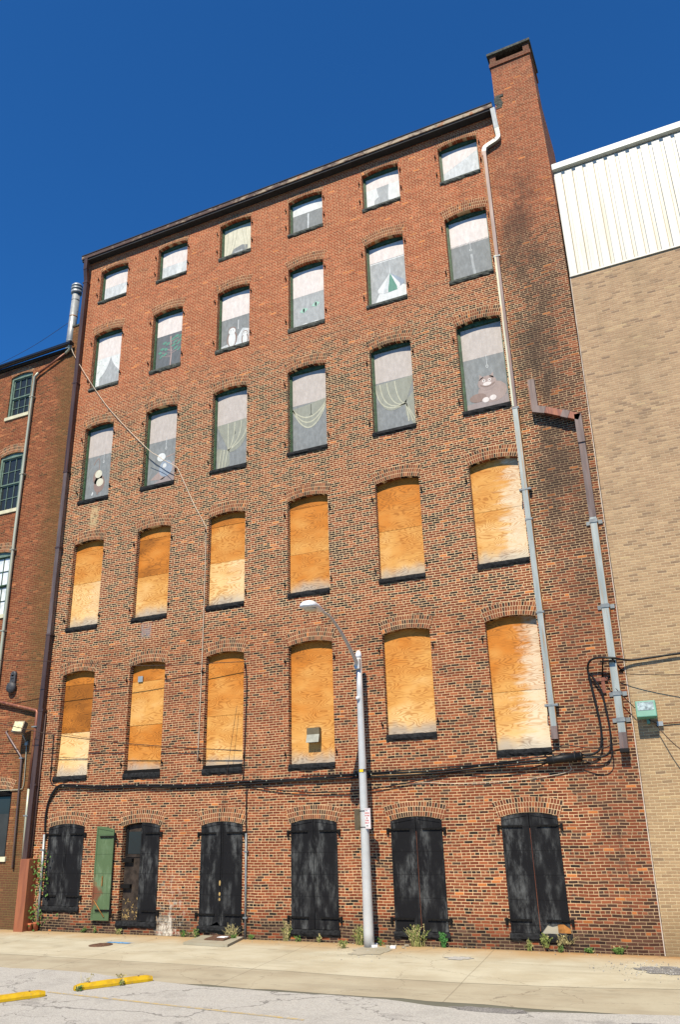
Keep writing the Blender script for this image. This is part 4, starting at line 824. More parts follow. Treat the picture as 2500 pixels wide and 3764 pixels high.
def blotch(name, c, rx, ry, m, z, seed, n=48, amp=0.35):
    mb = MB(); pts = []
    for k in range(n):
        a = 2*math.pi*k/n; s_ = 1+amp*mnoise.noise(Vector((math.cos(a)*2, math.sin(a)*2, seed)))+amp*0.5*mnoise.noise(Vector((math.cos(a)*7, math.sin(a)*7, seed)))
        pts.append((c[0]+rx*s_*math.cos(a), c[1]+ry*s_*math.sin(a)))
    mb.slab(pts, None, z, m); return tag(mb.build(name), kind='structure')
blotch('asphalt_patch', (15.2, -5.74), 0.62, 0.16, 'asphalt_dark', 0.004, 1.0)
blotch('asphalt_patch', (17.75, -1.65), 0.75, 0.42, 'asphalt_dark', 0.004, 4.0, amp=0.7)
blotch('asphalt_patch', (13.35, -1.35), 0.30, 0.2, 'asphalt', 0.004, 6.0, amp=0.5)
blotch('asphalt_patch', (11.1, -0.95), 0.45, 0.6, 'slab', 0.004, 9.0, amp=0.4)
blotch('asphalt_patch', (17.9, -6.0), 0.6, 0.12, 'asphalt_dark', 0.006, 12.0, amp=0.5)
blotch('paint_mark', (4.1, -1.35), 0.30, 0.08, 'blue_paint', 0.004, 2.2, amp=0.9); blotch('paint_mark', (4.42, -1.42), 0.10, 0.06, 'blue_paint', 0.005, 5.2, amp=0.9)
mb = MB(); mb.slab([(6.9, -6.72), (12.6, -7.17), (12.6, -7.25), (6.9, -6.80)], None, 0.004, 'line'); tag(mb.build('painted_line'), kind='structure')
# loose grit on the dark patches and along the wall foot
mb = MB(); rn = random.Random(11)
for k in range(420):
    if k < 260: x = rn.gauss(17.5, 0.55); y = rn.gauss(-1.65, 0.4)
    elif k < 330: x = rn.gauss(11.2, 0.5); y = rn.gauss(-1.0, 0.5)
    else: x = rn.uniform(0, 17.4); y = -abs(rn.gauss(0, 0.25))-0.05
    if y > -0.02: continue
    s_ = rn.uniform(0.006, 0.02); m = rn.choice(['asphalt_dark', 'asphalt', 'slab']); v = [mb.bm.verts.new((x+s_*math.cos(a)*rn.uniform(.7, 1.2), y+s_*math.sin(a)*rn.uniform(.7, 1.2), 0.002)) for a in (0, 1.6, 3.2, 4.8)]
    tp = mb.bm.verts.new((x, y, 0.002+s_*0.9))
    for q in range(4): mb.face([v[q], v[(q+1) % 4], tp], m)
tag(mb.build('loose_gravel'), kind='stuff')

# manhole, hatch, stops
mh = thing('manhole_cover', 'round rusty iron manhole cover set in the pale concrete', 'manhole cover')
mb = MB(); mb.lathe([(0.305, -0.003), (0.305, 0.004), (0.27, 0.005)], (3.90, -1.80, 0), 'manhole', 32); mb.build('rim', mh)
mb = MB(); mb.lathe([(0.262, 0.0), (0.262, 0.010), (0.20, 0.012)], (3.90, -1.80, 0), 'manhole', 32)
for k in range(-4, 5): mb.box(3.90-0.19, 3.90+0.19, -1.80+k*0.045-0.01, -1.80+k*0.045+0.01, 0.010, 0.016, 'manhole')
mb.build('lid', mh)
ha = thing('cellar_hatch', 'broken concrete and rusty iron cellar hatch below the third shuttered opening', 'hatch')
mb = MB(); mb.slab([(6.05, -1.22), (7.42, -1.30), (7.12, -0.06), (5.85, -0.06)], 0.0, 0.055, 'slab'); mb.build('slab', ha)
mb = MB(); mb.slab([(6.40, -0.80), (7.0, -0.82), (6.92, -0.15), (6.3, -0.12)], 0.057, 0.085, 'manhole'); mb.build('iron_plate', ha)
mb = MB(); mb.box(6.62, 6.85, -0.55, -0.42, 0.087, 0.095, 'sign_white'); mb.box(6.70, 6.92, -0.52, -0.45, 0.0955, 0.11, 'sign_white'); tag(mb.build('paper_scrap'), 'white scrap of paper lying on the cellar hatch', 'litter')
def stop(a, b, label):
    a, b = Vector(a), Vector(b); d = (b-a).normalized(); n = Vector((-d.y, d.x, 0)); mb = MB(); prof = [(-0.085, 0.006), (-0.085, 0.05), (-0.045, 0.108), (0.045, 0.108), (0.085, 0.05), (0.085, 0.006)]; R_ = []
    L = (b-a).length; K = 14
    for k in range(K+1):
        t = L*k/K; s_ = 0.72 if k in (0, K) else 1.0; tt = t
        R_.append([mb.bm.verts.new(a+d*tt+n*(w_*s_ + 0.004*mnoise.noise(Vector((t*3, w_*9, 1))))+Vector((0, 0, 0.006+(h-0.006)*s_+0.005*mnoise.noise(Vector((t*4, w_*9, 6)))))) for w_, h in prof])
    for A, B in zip(R_, R_[1:]):
        for q in range(6): mb.face([A[q], A[(q+1) % 6], B[(q+1) % 6], B[q]], 'stop_yellow')
    mb.face(R_[0], 'stop_yellow'); mb.face(R_[-1][::-1], 'stop_yellow')
    for t in (0.28, L-0.28):
        p = a+d*t; mb.lathe([(0.018, 0.10), (0.018, 0.12), (0.004, 0.122)], (p.x, p.y, 0), 'manhole', 8)
    return tag(mb.build('parking_stop'), label, 'parking stop', 'yellow parking stops')
stop((7.31, -6.52, 0), (8.19, -5.28, 0), 'yellow concrete parking stop lying whole in view with weeds at its end')
stop((6.22, -8.35, 0), (7.10, -7.05, 0), 'yellow concrete parking stop cut off by the left edge of the photo')

# ================================================================== STREET LAMP
lampx, lampy = 10.86, -0.45
la = thing('street_lamp', 'silver street lamp with a curved arm and oval head standing before the warehouse', 'street lamp')
mb = MB(); mb.lathe([(0.128, -0.02), (0.126, 0.3), (0.112, 2.0), (0.098, 4.0), (0.084, 6.0), (0.078, 6.92)], (lampx, lampy, 0), 'pole', 32); po = mb.build('pole', la)
mb = MB(); mb.lathe([(0.083, 6.90), (0.084, 6.96), (0.072, 7.03), (0.045, 7.08), (0.01, 7.10)], (lampx, lampy, 0), 'lamp_white', 24); mb.build('pole_cap', la)
mb = MB(); mb.lathe([(0.0985, 3.96), (0.0985, 4.04)], (lampx, lampy, 0), 'steel_black', 24)
mb.box(lampx-0.05, lampx+0.06, lampy-0.106, lampy-0.097, 3.968, 4.032, 'yellow'); mb.build('tape_band', po)
mb = MB(); mb.lathe([(0.05, 0.0), (0.055, 0.03), (0.04, 0.07), (0.01, 0.08)], (lampx-0.02, lampy-0.08, 5.82), 'lamp_white', 16, 'Y'); mb.build('handhole_cover', po)
mb = MB(); arm = curve_pts([(lampx, -0.50, 6.60), (lampx, -0.68, 6.82), (lampx, -1.28, 7.24), (lampx, -1.80, 7.52), (lampx, -2.22, 7.68), (lampx, -2.72, 7.73)], 6)
mb.tube(arm, [0.056-0.026*k/(len(arm)-1) for k in range(len(arm))], 'pole', 14); ar = mb.build('arm', la)
mb = MB(); mb.box(lampx-0.075, lampx+0.075, -0.60, -0.45, 6.58, 6.86, 'pole', bev=0.02); mb.build('arm_bracket', ar)
mb = MB(); bm = mb.bm; rings = []
for k in range(15):                                   # cobra head housing
    t = k/14; y = -2.62-1.02*t; w = (0.055+0.16*math.sin(min(1, t*1.15)*math.pi*0.5)**1.3) if t < 0.75 else 0.215*math.sqrt(max(0.0, 1-((t-0.75)/0.25)**2))+0.004
    h = 0.05+0.10*math.sin(min(1, max(0, (t-0.1)/0.55))*math.pi*0.5) if t < 0.7 else 0.15*math.sqrt(max(0.0, 1-((t-0.7)/0.3)**2))+0.004
    zc = 7.735-0.06*t; rings.append([bm.verts.new((lampx+w*math.cos(a), y, zc+(h if math.sin(a) > 0 else 0.05*min(1, w/0.1))*math.sin(a))) for a in [2*math.pi*q/20 for q in range(20)]])
for A, B in zip(rings, rings[1:]):
    for q in range(20):
        f = mb.face([A[q], A[(q+1) % 20], B[(q+1) % 20], B[q]], 'lamp_white'); f.smooth = True
mb.face(rings[0][::-1], 'lamp_white'); mb.face(rings[-1], 'lamp_white'); hd = mb.build('lamp_head', la)
mb = MB(); mb.lathe([(0.155, 0.0), (0.15, -0.02), (0.11, -0.06), (0.05, -0.08), (0.01, -0.085)], (lampx, -3.32, 7.648), 'lamp_lens', 24, squash=(1, 1.35)); mb.build('lens', hd)
mb = MB(); mb.lathe([(0.025, 0.0), (0.03, 0.05), (0.01, 0.06)], (lampx, -3.0, 7.83), 'steel_black', 10); mb.build('photocell', hd)
# signs on the pole
s1 = thing('parking_sign', 'white sign with red lettering strapped to the lamp pole', 'sign')
ang = math.radians(-33); Rz = Matrix.Rotation(ang, 3, 'Z')
sc_ = Vector((10.99, -0.585, 2.86))
mb = MB(); mb.box(sc_.x-0.15, sc_.x+0.15, sc_.y-0.002, sc_.y+0.002, sc_.z-0.24, sc_.z+0.24, 'sign_white', rot=(sc_, Rz)); mb.build('sign_plate', s1)
mb = MB()
for k in range(2):
    zz = sc_.z+(0.22, -0.22)[k]; mb.box(sc_.x-0.14, sc_.x+0.14, sc_.y-0.004, sc_.y-0.0025, zz-0.004, zz+0.004, 'sign_red', rot=(sc_, Rz)); xx = sc_.x+(0.14, -0.14)[k]; mb.box(xx-0.003, xx+0.003, sc_.y-0.004, sc_.y-0.0025, sc_.z-0.22, sc_.z+0.22, 'sign_red', rot=(sc_, Rz))
mb.build('border', s1)
def text(txt, size, loc, rotz, mat, parent, name='lettering'):
    cu = bpy.data.curves.new(name, 'FONT'); cu.body = txt; cu.size = size; cu.align_x = 'CENTER'; cu.align_y = 'CENTER'; cu.extrude = 0.0006; cu.space_line = 1.0; cu.offset = 0.0012
    o = bpy.data.objects.new(name, cu); COL.objects.link(o)
    me = bpy.data.meshes.new_from_object(o.evaluated_get(bpy.context.evaluated_depsgraph_get())); bpy.data.objects.remove(o)
    me.transform(Matrix.Translation(loc) @ Matrix.Rotation(rotz, 4, 'Z') @ Matrix.Rotation(math.pi/2, 4, 'X')); me.materials.clear(); me.materials.append(M[mat])
    w = bpy.data.objects.new(name, me); COL.objects.link(w); w.parent = parent; return w
for txt, dz, m, sz in (('PARKING', 0.125, 'sign_red', 0.05), ('ANYTIME', 0.065, 'sign_red', 0.05), ('ON', 0.008, 'sign_red', 0.05), ('OTHER', -0.048, 'sign_red', 0.05), ('SIDE OF', -0.105, 'sign_red', 0.05)):
    off = Rz @ Vector((0, -0.0035, dz)); text(txt, sz, sc_+off, ang, m, s1)
mb = MB()
for z, d in ((sc_.z+0.185, -1), (sc_.z-0.17, -1), (sc_.z-0.17, 1)):
    cx = sc_.x+(0.03 if d > 0 else -0.03 if z < sc_.z else -0.01); q = [sc_ + Rz @ (Vector(p) - sc_) for p in ((cx+0.03*d, sc_.y-0.004, z), (cx-0.02*d, sc_.y-0.004, z+0.018), (cx-0.02*d, sc_.y-0.004, z-0.018))]; mb.face([mb.bm.verts.new(p) for p in q], 'steel_black')
mb.build('arrow', s1)
s2 = thing('parking_sign', 'sign seen nearly edge-on showing its brown back, on the left of the lamp pole', 'sign')
Rz2 = Matrix.Rotation(math.radians(72), 3, 'Z'); c2 = Vector((10.745, -0.56, 2.84)); mb = MB(); mb.box(c2.x-0.15, c2.x+0.15, c2.y-0.002, c2.y+0.002, c2.z-0.25, c2.z+0.25, 'sign_back', rot=(c2, Rz2)); mb.build('sign_plate', s2)
mb = MB()
for z in (2.66, 3.04): mb.lathe([(0.112, z-0.01), (0.112, z+0.01)], (lampx, lampy, 0), 'steel_black', 24)
mb.build('strap', s1)

# ================================================================== WALL-HUNG THINGS
fp = thing('flue_pipe', 'tall galvanised flue pipe with a ribbed cap above the annex roof', 'flue')
mb = MB(); mb.tube([(-2.12, 0.8, 19.9), (-2.02, 0.8, 23.75)], 0.165, 'galv', 20); mb.build('pipe', fp)
for z in (21.4, 22.6, 23.4):
    mb = MB(); xx = -2.12+0.1*(z-19.9)/3.85; mb.lathe([(0.170, z-0.02), (0.170, z+0.02)], (xx, 0.8, 0), 'rust_edge' if z == 22.6 else 'galv_dull', 20); mb.build('band', fp)
mb = MB(); mb.lathe([(0.165, 23.72), (0.225, 23.74), (0.225, 23.86), (0.20, 23.87), (0.20, 23.92), (0.235, 23.93), (0.235, 24.0), (0.20, 24.01), (0.20, 24.06), (0.235, 24.07), (0.225, 24.14), (0.15, 24.22), (0.02, 24.27)], (-2.02, 0.8, 0), 'galv', 24); mb.build('cap', fp)
def wire(label, pts, r, m, name='cable', cat='cable', n=6, seg=8, group=None):
    mb = MB(); mb.tube(curve_pts(pts, n), r, m, seg); return tag(mb.build(name), label, cat, group)
wire('thin dark guy wire running left from the flue pipe across the sky', [(-2.15, 0.8, 22.45), (-4.5, 0.8, 21.75), (-8.0, 0.8, 21.2)], 0.008, 'thin_wire', 'guy_wire', 'wire')
wire('short dark guy wire between the flue pipe and the warehouse corner', [(-1.95, 0.8, 22.9), (-1.3, 0.6, 22.4), (-0.74, 0.40, 22.35)], 0.008, 'thin_wire', 'guy_wire', 'wire')
# heavy black bundle across the facade
B0 = [(-0.06, -0.05, 2.70), (-0.09, -0.05, 3.20), (0.0, -0.05, 3.66), (0.30, -0.06, 4.02), (0.8, -0.06, 4.03), (2.05, -0.06, 3.97), (3.6, -0.06, 3.93), (5.3, -0.06, 3.88), (7.1, -0.06, 3.885), (8.9, -0.06, 3.90), (10.7, -0.07, 3.91), (12.7, -0.07, 3.94), (14.0, -0.08, 3.99), (15.52, -0.16, 4.06)]
main_cable = wire('thick black cable clipped along the whole facade above the ground floor', [(x, y, z+0.012*math.sin(x*1.9)) for x, y, z in B0], 0.030, 'cable')
tie_me = None
for (p_, q_) in zip(B0[3:-1], B0[4:]):
    n_ = max(1, int((q_[0]-p_[0])/0.42))
    for k in range(n_):
        t_ = (k+0.5)/n_; c_ = Vector(p_).lerp(Vector(q_), t_)
        if tie_me is None: tb = MB(); tb.box(-0.012, 0.012, -0.052, -0.02, -0.012, 0.02, 'spout_cream', bev=0.004); to_ = tb.build('cable_tie', main_cable); tie_me = to_.data
        else: to_ = bpy.data.objects.new('cable_tie', tie_me); COL.objects.link(to_); to_.parent = main_cable
        to_.location = c_ + Vector((0.06*math.sin(k*7.1), 0, 0.012*math.sin(k*3.3)))
wire('second black cable bound under the thick one across the facade', [(x, y-0.01, z-0.055+0.012*math.sin(x*2.3)) for x, y, z in B0[2:]], 0.021, 'cable')
wire('thinner black cable looping above the thick one on the right half', [(x, y-0.03, z+0.05+0.015*math.sin(x*1.7)) for x, y, z in B0[9:]], 0.016, 'cable')
wire('slack black cable sagging below the bundle behind the lamp pole', [(7.12, -0.05, 3.80), (8.2, -0.06, 3.63), (9.4, -0.06, 3.53), (10.6, -0.06, 3.53), (11.8, -0.06, 3.66), (12.7, -0.06, 3.80), (13.3, -0.06, 3.87), (14.2, -0.06, 3.80), (15.0, -0.06, 3.86), (15.5, -0.1, 3.98)], 0.014, 'cable')
wire('thin brown cable drooping under the bundle between the second and third windows', [(3.3, -0.05, 3.90), (4.2, -0.05, 3.80), (5.0, -0.05, 3.84), (5.6, -0.05, 3.88)], 0.009, 'thin_wire')
wire('thin pale wire wandering below the bundle right of the lamp', [(11.3, -0.03, 3.62), (12.4, -0.03, 3.66), (13.3, -0.03, 3.60), (14.6, -0.03, 3.62), (15.9, -0.03, 3.75), (16.0, -0.03, 3.95)], 0.007, 'white_wire', name='wire', cat='wire')
sc2 = thing('splice_case', 'black cylindrical cable splice case at the right end of the cable run', 'splice case')
mb = MB(); q0, q1 = Vector((15.50, -0.17, 4.03)), Vector((16.34, -0.17, 4.10)); d_ = (q1-q0)
mb.tube([q0, q0+d_*0.04, q0+d_*0.045, q0+d_*0.5, q0+d_*0.955, q0+d_*0.96, q1], [0.06, 0.105, 0.092, 0.092, 0.092, 0.105, 0.06], 'cable', 20); mb.build('casing', sc2)
for t_ in (0.2, 0.5, 0.8):
    mb = MB(); p = q0+d_*t_; mb.tube([p-d_*0.012, p+d_*0.012], 0.097, 'steel_black', 20); mb.box(p.x-0.02, p.x+0.02, p.y-0.02, p.y+0.02, p.z+0.09, p.z+0.125, 'steel_black'); mb.build('clamp', sc2)
wire('outer black cable looping up from the splice case and off along the tan wall', [(16.34, -0.17, 4.12), (16.62, -0.14, 4.14), (16.78, -0.12, 4.30), (16.83, -0.10, 4.75), (16.79, -0.10, 5.30), (16.74, -0.10, 5.80), (16.72, -0.12, 6.06), (16.80, -0.22, 6.24), (17.0, -0.27, 6.30), (17.35, -0.27, 6.26), (17.7, -0.10, 6.20), (18.3, -0.08, 6.22), (19.4, -0.08, 6.27), (24, -0.08, 6.4)], 0.026, 'cable')
wire('inner black cable hanging beside the loop on the right flank', [(16.34, -0.17, 4.06), (16.75, -0.16, 4.05), (16.98, -0.14, 4.20), (17.03, -0.12, 4.70), (17.0, -0.10, 5.20), (16.96, -0.10, 5.55), (16.84, -0.10, 5.82), (16.73, -0.12, 6.0)], 0.022, 'cable')
wire('thin black cable curling from the splice case to the right downspout', [(16.30, -0.17, 4.0), (16.7, -0.2, 3.90), (16.95, -0.2, 3.98), (17.02, -0.16, 4.2), (17.0, -0.14, 4.4)], 0.013, 'cable')
wire('tangled thin wires looping above the splice case', [(15.4, -0.08, 4.12), (15.75, -0.12, 4.28), (15.95, -0.14, 4.36), (16.4, -0.14, 4.28), (16.8, -0.14, 4.24), (17.0, -0.12, 4.30), (17.24, -0.1, 4.34)], 0.011, 'cable')
br = MB(); br.tube([(17.02, -0.02, 5.88), (17.12, -0.26, 6.26)], 0.018, 'iron_dark', 6); br.tube([(17.5, -0.02, 5.95), (17.32, -0.26, 6.26)], 0.018, 'iron_dark', 6); br.box(16.80, 17.14, -0.06, -0.01, 5.78, 5.86, 'rust_pipe'); br.box(17.05, 17.38, -0.29, -0.25, 6.18, 6.22, 'iron_dark'); br.box(16.98, 17.06, -0.05, -0.01, 5.5, 5.86, 'rust_pipe'); tag(br.build('cable_bracket'), 'rusty iron bracket carrying the looped cable by the right downspout', 'bracket')
wire('thin wire stretching right from the bracket across the tan wall', [(17.0, -0.08, 5.98), (18.2, -0.3, 5.78), (20.5, -0.6, 5.55)], 0.009, 'thin_wire', 'wire', 'wire')
wire('dark wire from the bracket down to the green floodlight', [(17.1, -0.15, 5.85), (17.38, -0.2, 5.45), (17.66, -0.2, 5.08)], 0.010, 'cable', 'wire', 'wire')
wire('pair of thin wires running down right from the green floodlight', [(18.05, -0.1, 4.68), (18.5, -0.4, 4.1), (19.6, -1.0, 3.2)], 0.011, 'thin_wire', 'wire', 'wire')
# cream telephone wire
wire('cream wire slanting from the annex gutter down the warehouse and then straight down', [(-1.02, -0.12, 20.52), (-0.86, -0.16, 19.96), (0.35, -0.05, 18.06), (1.32, -0.05, 16.82), (2.92, -0.06, 15.10), (3.41, -0.06, 14.70), (3.72, -0.06, 14.45), (4.15, -0.05, 14.16), (4.35, -0.04, 13.9), (5.0, -0.04, 12.60), (5.45, -0.03, 11.80), (5.50, -0.03, 11.55), (5.52, -0.03, 9.0), (5.50, -0.03, 6.0), (5.47, -0.03, 4.5)], 0.012, 'white_wire', 'telephone_wire', 'wire', 4)
wire('black wire crossing the bottom of the second window on the fourth floor', [(2.95, -0.02, 14.75), (3.6, 0.10, 14.2), (4.1, -0.01, 13.85)], 0.008, 'cable', 'wire', 'wire')
wire('upper dark span wire crossing from the left edge to the third window', [(-3.2, -1.2, 8.15), (0.0, -0.8, 7.85), (3.5, -0.4, 7.42), (7.03, -0.05, 7.24)], 0.010, 'thin_wire', 'span_wire', 'wire')
wire('lower dark span wire crossing below the upper one', [(-2.9, -0.9, 6.3), (0.2, -0.45, 5.58), (3.4, -0.2, 5.10), (6.98, -0.05, 4.72)], 0.011, 'thin_wire', 'span_wire', 'wire')
wire('thin wire twisted round the lower span wire', [(-1.0, -0.10, 5.45), (0.2, -0.42, 5.62), (3.4, -0.17, 5.06), (7.0, -0.05, 4.74)], 0.006, 'thin_wire', 'span_wire', 'wire')
wire('black cable running down the brick beside the third boarded window', [(7.05, -0.05, 7.24), (7.11, -0.05, 6.6), (7.09, -0.05, 5.5), (7.06, -0.05, 4.6), (7.03, -0.05, 3.95)], 0.012, 'cable')
wire('black cable hanging down beside the first boarded window', [(-0.10, -0.04, 5.62), (-0.08, -0.05, 5.2), (-0.06, -0.05, 4.6), (-0.04, -0.05, 4.2), (0.2, -0.06, 4.10)], 0.014, 'cable')
wire('thin stray wire from the third boarded window down past the bundle', [(6.75, 0.02, 6.0), (6.6, -0.07, 4.7), (6.45, -0.09, 3.6), (6.35, -0.10, 2.9)], 0.006, 'thin_wire', 'wire', 'wire')
wire('black cable dropping from the bundle into the grey conduit beside the third shutters', [(7.32, -0.06, 3.84), (7.18, -0.06, 3.76), (7.15, -0.05, 3.4), (7.16, -0.05, 2.5)], 0.014, 'cable')
def pipe(name, label, cat, pts, r, m, straps=()):
    t_ = thing(name, label, cat); mb = MB(); mb.tube(pts, r, m, 10); mb.build('pipe', t_)
    for (x, y, z) in straps: mb = MB(); mb.box(x-r*2.2, x+r*2.2, y-r-0.006, 0.0, z-0.018, z+0.018, 'galv_dull'); mb.build('strap', t_)
    return t_
pipe('conduit', 'grey steel conduit from the ground beside the third shutters', 'conduit', [(7.16, -0.05, 2.56), (7.165, -0.05, 1.2), (7.17, -0.05, 0.0)], 0.028, 'galv_dull', [(7.165, -0.05, 2.1), (7.17, -0.05, 0.5)])
pipe('conduit', 'pale steel conduit rising beside the first shutters with a vine on it', 'conduit', [(-0.07, -0.05, 2.64), (-0.03, -0.05, 1.4), (0.0, -0.05, 0.12)], 0.036, 'galv', [(-0.06, -0.05, 2.2)])
pipe('drain_pipe', 'rusty iron pipe running across the annex and down beside the casing', 'pipe', [(-4.6, -0.12, 7.30), (-2.5, -0.12, 6.82), (-0.86, -0.12, 6.42), (-0.80, -0.14, 6.36), (-0.80, -0.16, 4.0)], 0.052, 'rust_pipe', [(-0.80, -0.16, 5.9)])
pipe('drain_pipe', 'cream painted pipe between the rusty pipe and the orange casing', 'pipe', [(-0.80, -0.16, 4.02), (-0.78, -0.16, 3.1), (-0.74, -0.16, 1.90)], 0.042, 'spout_cream', [(-0.78, -0.16, 3.2)])
pipe('drain_pipe', 'thin brown pipe bent on the annex wall below the bell', 'pipe', [(-2.15, -0.02, 5.86), (-2.15, -0.08, 5.82), (-1.38, -0.08, 5.02), (-1.33, -0.08, 4.9), (-1.22, -0.08, 1.72), (-1.24, -0.02, 1.68)], 0.032, 'spout_rustbrown', [(-1.34, -0.08, 4.95)])
pipe('conduit', 'thin white conduit curving from the left floodlight along the annex wall', 'conduit', curve_pts([(-1.22, -0.04, 5.36), (-1.17, -0.04, 4.6), (-1.17, -0.04, 4.10), (-1.28, -0.04, 3.99), (-1.6, -0.04, 3.985), (-3.2, -0.04, 3.99)], 5), 0.014, 'spout_cream')
bl = thing('alarm_bell', 'grey round bell with a keyhole shaped housing on the annex wall', 'bell')
mb = MB(); mb.lathe([(0.19, 0.0), (0.19, 0.05), (0.17, 0.10), (0.10, 0.13), (0.02, 0.135)], (-2.14, -0.06, 7.28), 'bell', 28, 'Y'); mb.build('gong', bl)
mb = MB(); mb.box(-2.25, -2.02, -0.10, 0.0, 7.35, 7.72, 'bell', bev=0.02); mb.lathe([(0.115, 0.0), (0.11, 0.09), (0.07, 0.10)], (-2.135, 0.0, 7.72), 'bell', 20, 'Y'); mb.box(-2.2, -2.07, -0.105, -0.10, 7.56, 7.60, 'steel_black'); mb.build('housing', bl)
fl = thing('floodlight', 'bronze floodlight with a bright yellowish glass face on the annex wall', 'floodlight', group='wall floodlights')
Rx = Matrix.Rotation(math.radians(-18), 3, 'X') @ Matrix.Rotation(math.radians(12), 3, 'Z'); cc = Vector((-1.27, -0.36, 5.88))
mb = MB(); mb.box(cc.x-0.19, cc.x+0.19, cc.y-0.11, cc.y+0.11, cc.z-0.19, cc.z+0.19, 'flood_bronze', rot=(cc, Rx), bev=0.015); mb.build('housing', fl)
mb = MB(); mb.box(cc.x-0.16, cc.x+0.16, cc.y-0.118, cc.y-0.112, cc.z-0.16, cc.z+0.16, 'flood_glass', rot=(cc, Rx)); mb.build('lens', fl)
mb = MB(); mb.tube([(-1.22, -0.30, 5.72), (-1.22, -0.04, 5.42)], 0.022, 'galv_dull', 8); mb.box(-1.28, -1.16, -0.07, 0.0, 5.34, 5.47, 'galv_dull', bev=0.01); mb.build('mounting_arm', fl)
fg = thing('floodlight', 'green floodlight on the tan wall just right of the warehouse', 'floodlight', group='wall floodlights')
cc = Vector((17.90, -0.24, 5.02)); Rx = Matrix.Rotation(math.radians(-14), 3, 'X')
mb = MB(); mb.box(cc.x-0.22, cc.x+0.22, cc.y-0.09, cc.y+0.09, cc.z-0.19, cc.z+0.19, 'flood_green', rot=(cc, Rx), bev=0.02); mb.build('housing', fg)
mb = MB(); mb.box(cc.x-0.175, cc.x+0.175, cc.y-0.098, cc.y-0.092, cc.z-0.04, cc.z+0.15, 'flood_green2', rot=(cc, Rx)); mb.build('lens', fg)
mb = MB(); mb.box(cc.x-0.03, cc.x+0.03, cc.y+0.05, 0.0, cc.z-0.30, cc.z-0.20, 'flood_green'); mb.box(18.07, 18.20, -0.08, 0.0, 4.66, 4.76, 'galv'); mb.tube([(18.2, -0.03, 4.71), (20.5, -0.03, 4.76), (24, -0.03, 4.8)], 0.012, 'rust_pipe', 8); mb.tube([(17.92, -0.2, 4.8), (18.1, -0.05, 4.71)], 0.012, 'steel_black', 8); mb.build('mounting_arm', fg)
for k, (x, r, h, lb) in enumerate(((-0.42, 0.075, 0.10, 'broken terracotta drain stub under the orange casing'), (-0.21, 0.065, 0.20, 'middle terracotta drain stub at the wall foot'), (0.0, 0.07, 0.24, 'terracotta drain stub at the foot of the pale conduit'))):
    mb = MB(); mb.lathe([(r, -0.01), (r, h-0.06), (r*1.18, h-0.05), (r*1.18, h), (r*0.8, h), (r*0.8, h-0.02)], (x, -0.12, 0), 'terracotta', 16); tag(mb.build('drain_stub'), lb, 'pipe')
mb = MB(); rn = random.Random(5)
for k in range(9):
    x = 10.9+rn.uniform(-0.1, 0.9); y = -rn.uniform(0.1, 0.5); s_ = rn.uniform(0.03, 0.07); mb.box(x-s_, x+s_, y-s_*.7, y+s_*.7, 0.0, s_*0.8, rn.choice(['slab', 'sign_white', 'slab']), rot=((x, y, 0.0), Matrix.Rotation(rn.uniform(0, 3), 3, 'Z')), bev=0.008)
tag(mb.build('rubble'), 'small heap of broken concrete at the foot of the lamp pole', 'rubble', kind='stuff')

# ================================================================== WEEDS
def weed(label, x, y, z, h, w, nb, m, leafy=0.5, dry=0.3, seed=0, name='weed'):
    h *= 0.78; rn = random.Random(seed); t_ = MB()
    for k in range(nb):
        a = rn.uniform(0, 2*math.pi); lean = rn.uniform(0.1, 1.0)*w; hh = h*rn.uniform(0.4, 1.0); bx, by = x+rn.gauss(0, w*0.25), y+rn.gauss(0, 0.03)
        p = [Vector((bx, by, z)), Vector((bx+lean*0.4*math.cos(a), by+min(0.0, lean*0.4*math.sin(a)*0.6), z+hh*0.6)), Vector((bx+lean*math.cos(a), min(by+lean*0.5*math.sin(a), -0.01 if y > -1 else 9), z+hh))]
        mm = m if rn.random() > dry else 'grass_dry'; bw_ = 0.006
        for (u, v) in zip(p, p[1:]):
            f = t_.face([t_.bm.verts.new(u+Vector((-bw_, 0, 0))), t_.bm.verts.new(u+Vector((bw_, 0, 0))), t_.bm.verts.new(v+Vector((bw_*0.4, 0, 0))), t_.bm.verts.new(v+Vector((-bw_*0.4, 0, 0)))], mm)
        for q in range(int(6*leafy+rn.random())):
            s_ = rn.uniform(0.3, 1.0); c = p[1].lerp(p[2], (s_-0.5)*2) if s_ > 0.5 else p[0].lerp(p[1], s_*2); L = rn.uniform(0.02, 0.05); b = rn.uniform(0, 6.28); d = Vector((math.cos(b), math.sin(b)*0.6, rn.uniform(-0.3, 0.6)))*L; e_ = Vector((-d.z, 0.01, d.x))*0.45
            t_.face([t_.bm.verts.new(c), t_.bm.verts.new(c+d*0.5+e_), t_.bm.verts.new(c+d), t_.bm.verts.new(c+d*0.5-e_)], mm)
    return tag(t_.build(name, fix=False), label, 'plant', 'weeds along the wall foot' if y > -1 else 'weeds by the parking stops')
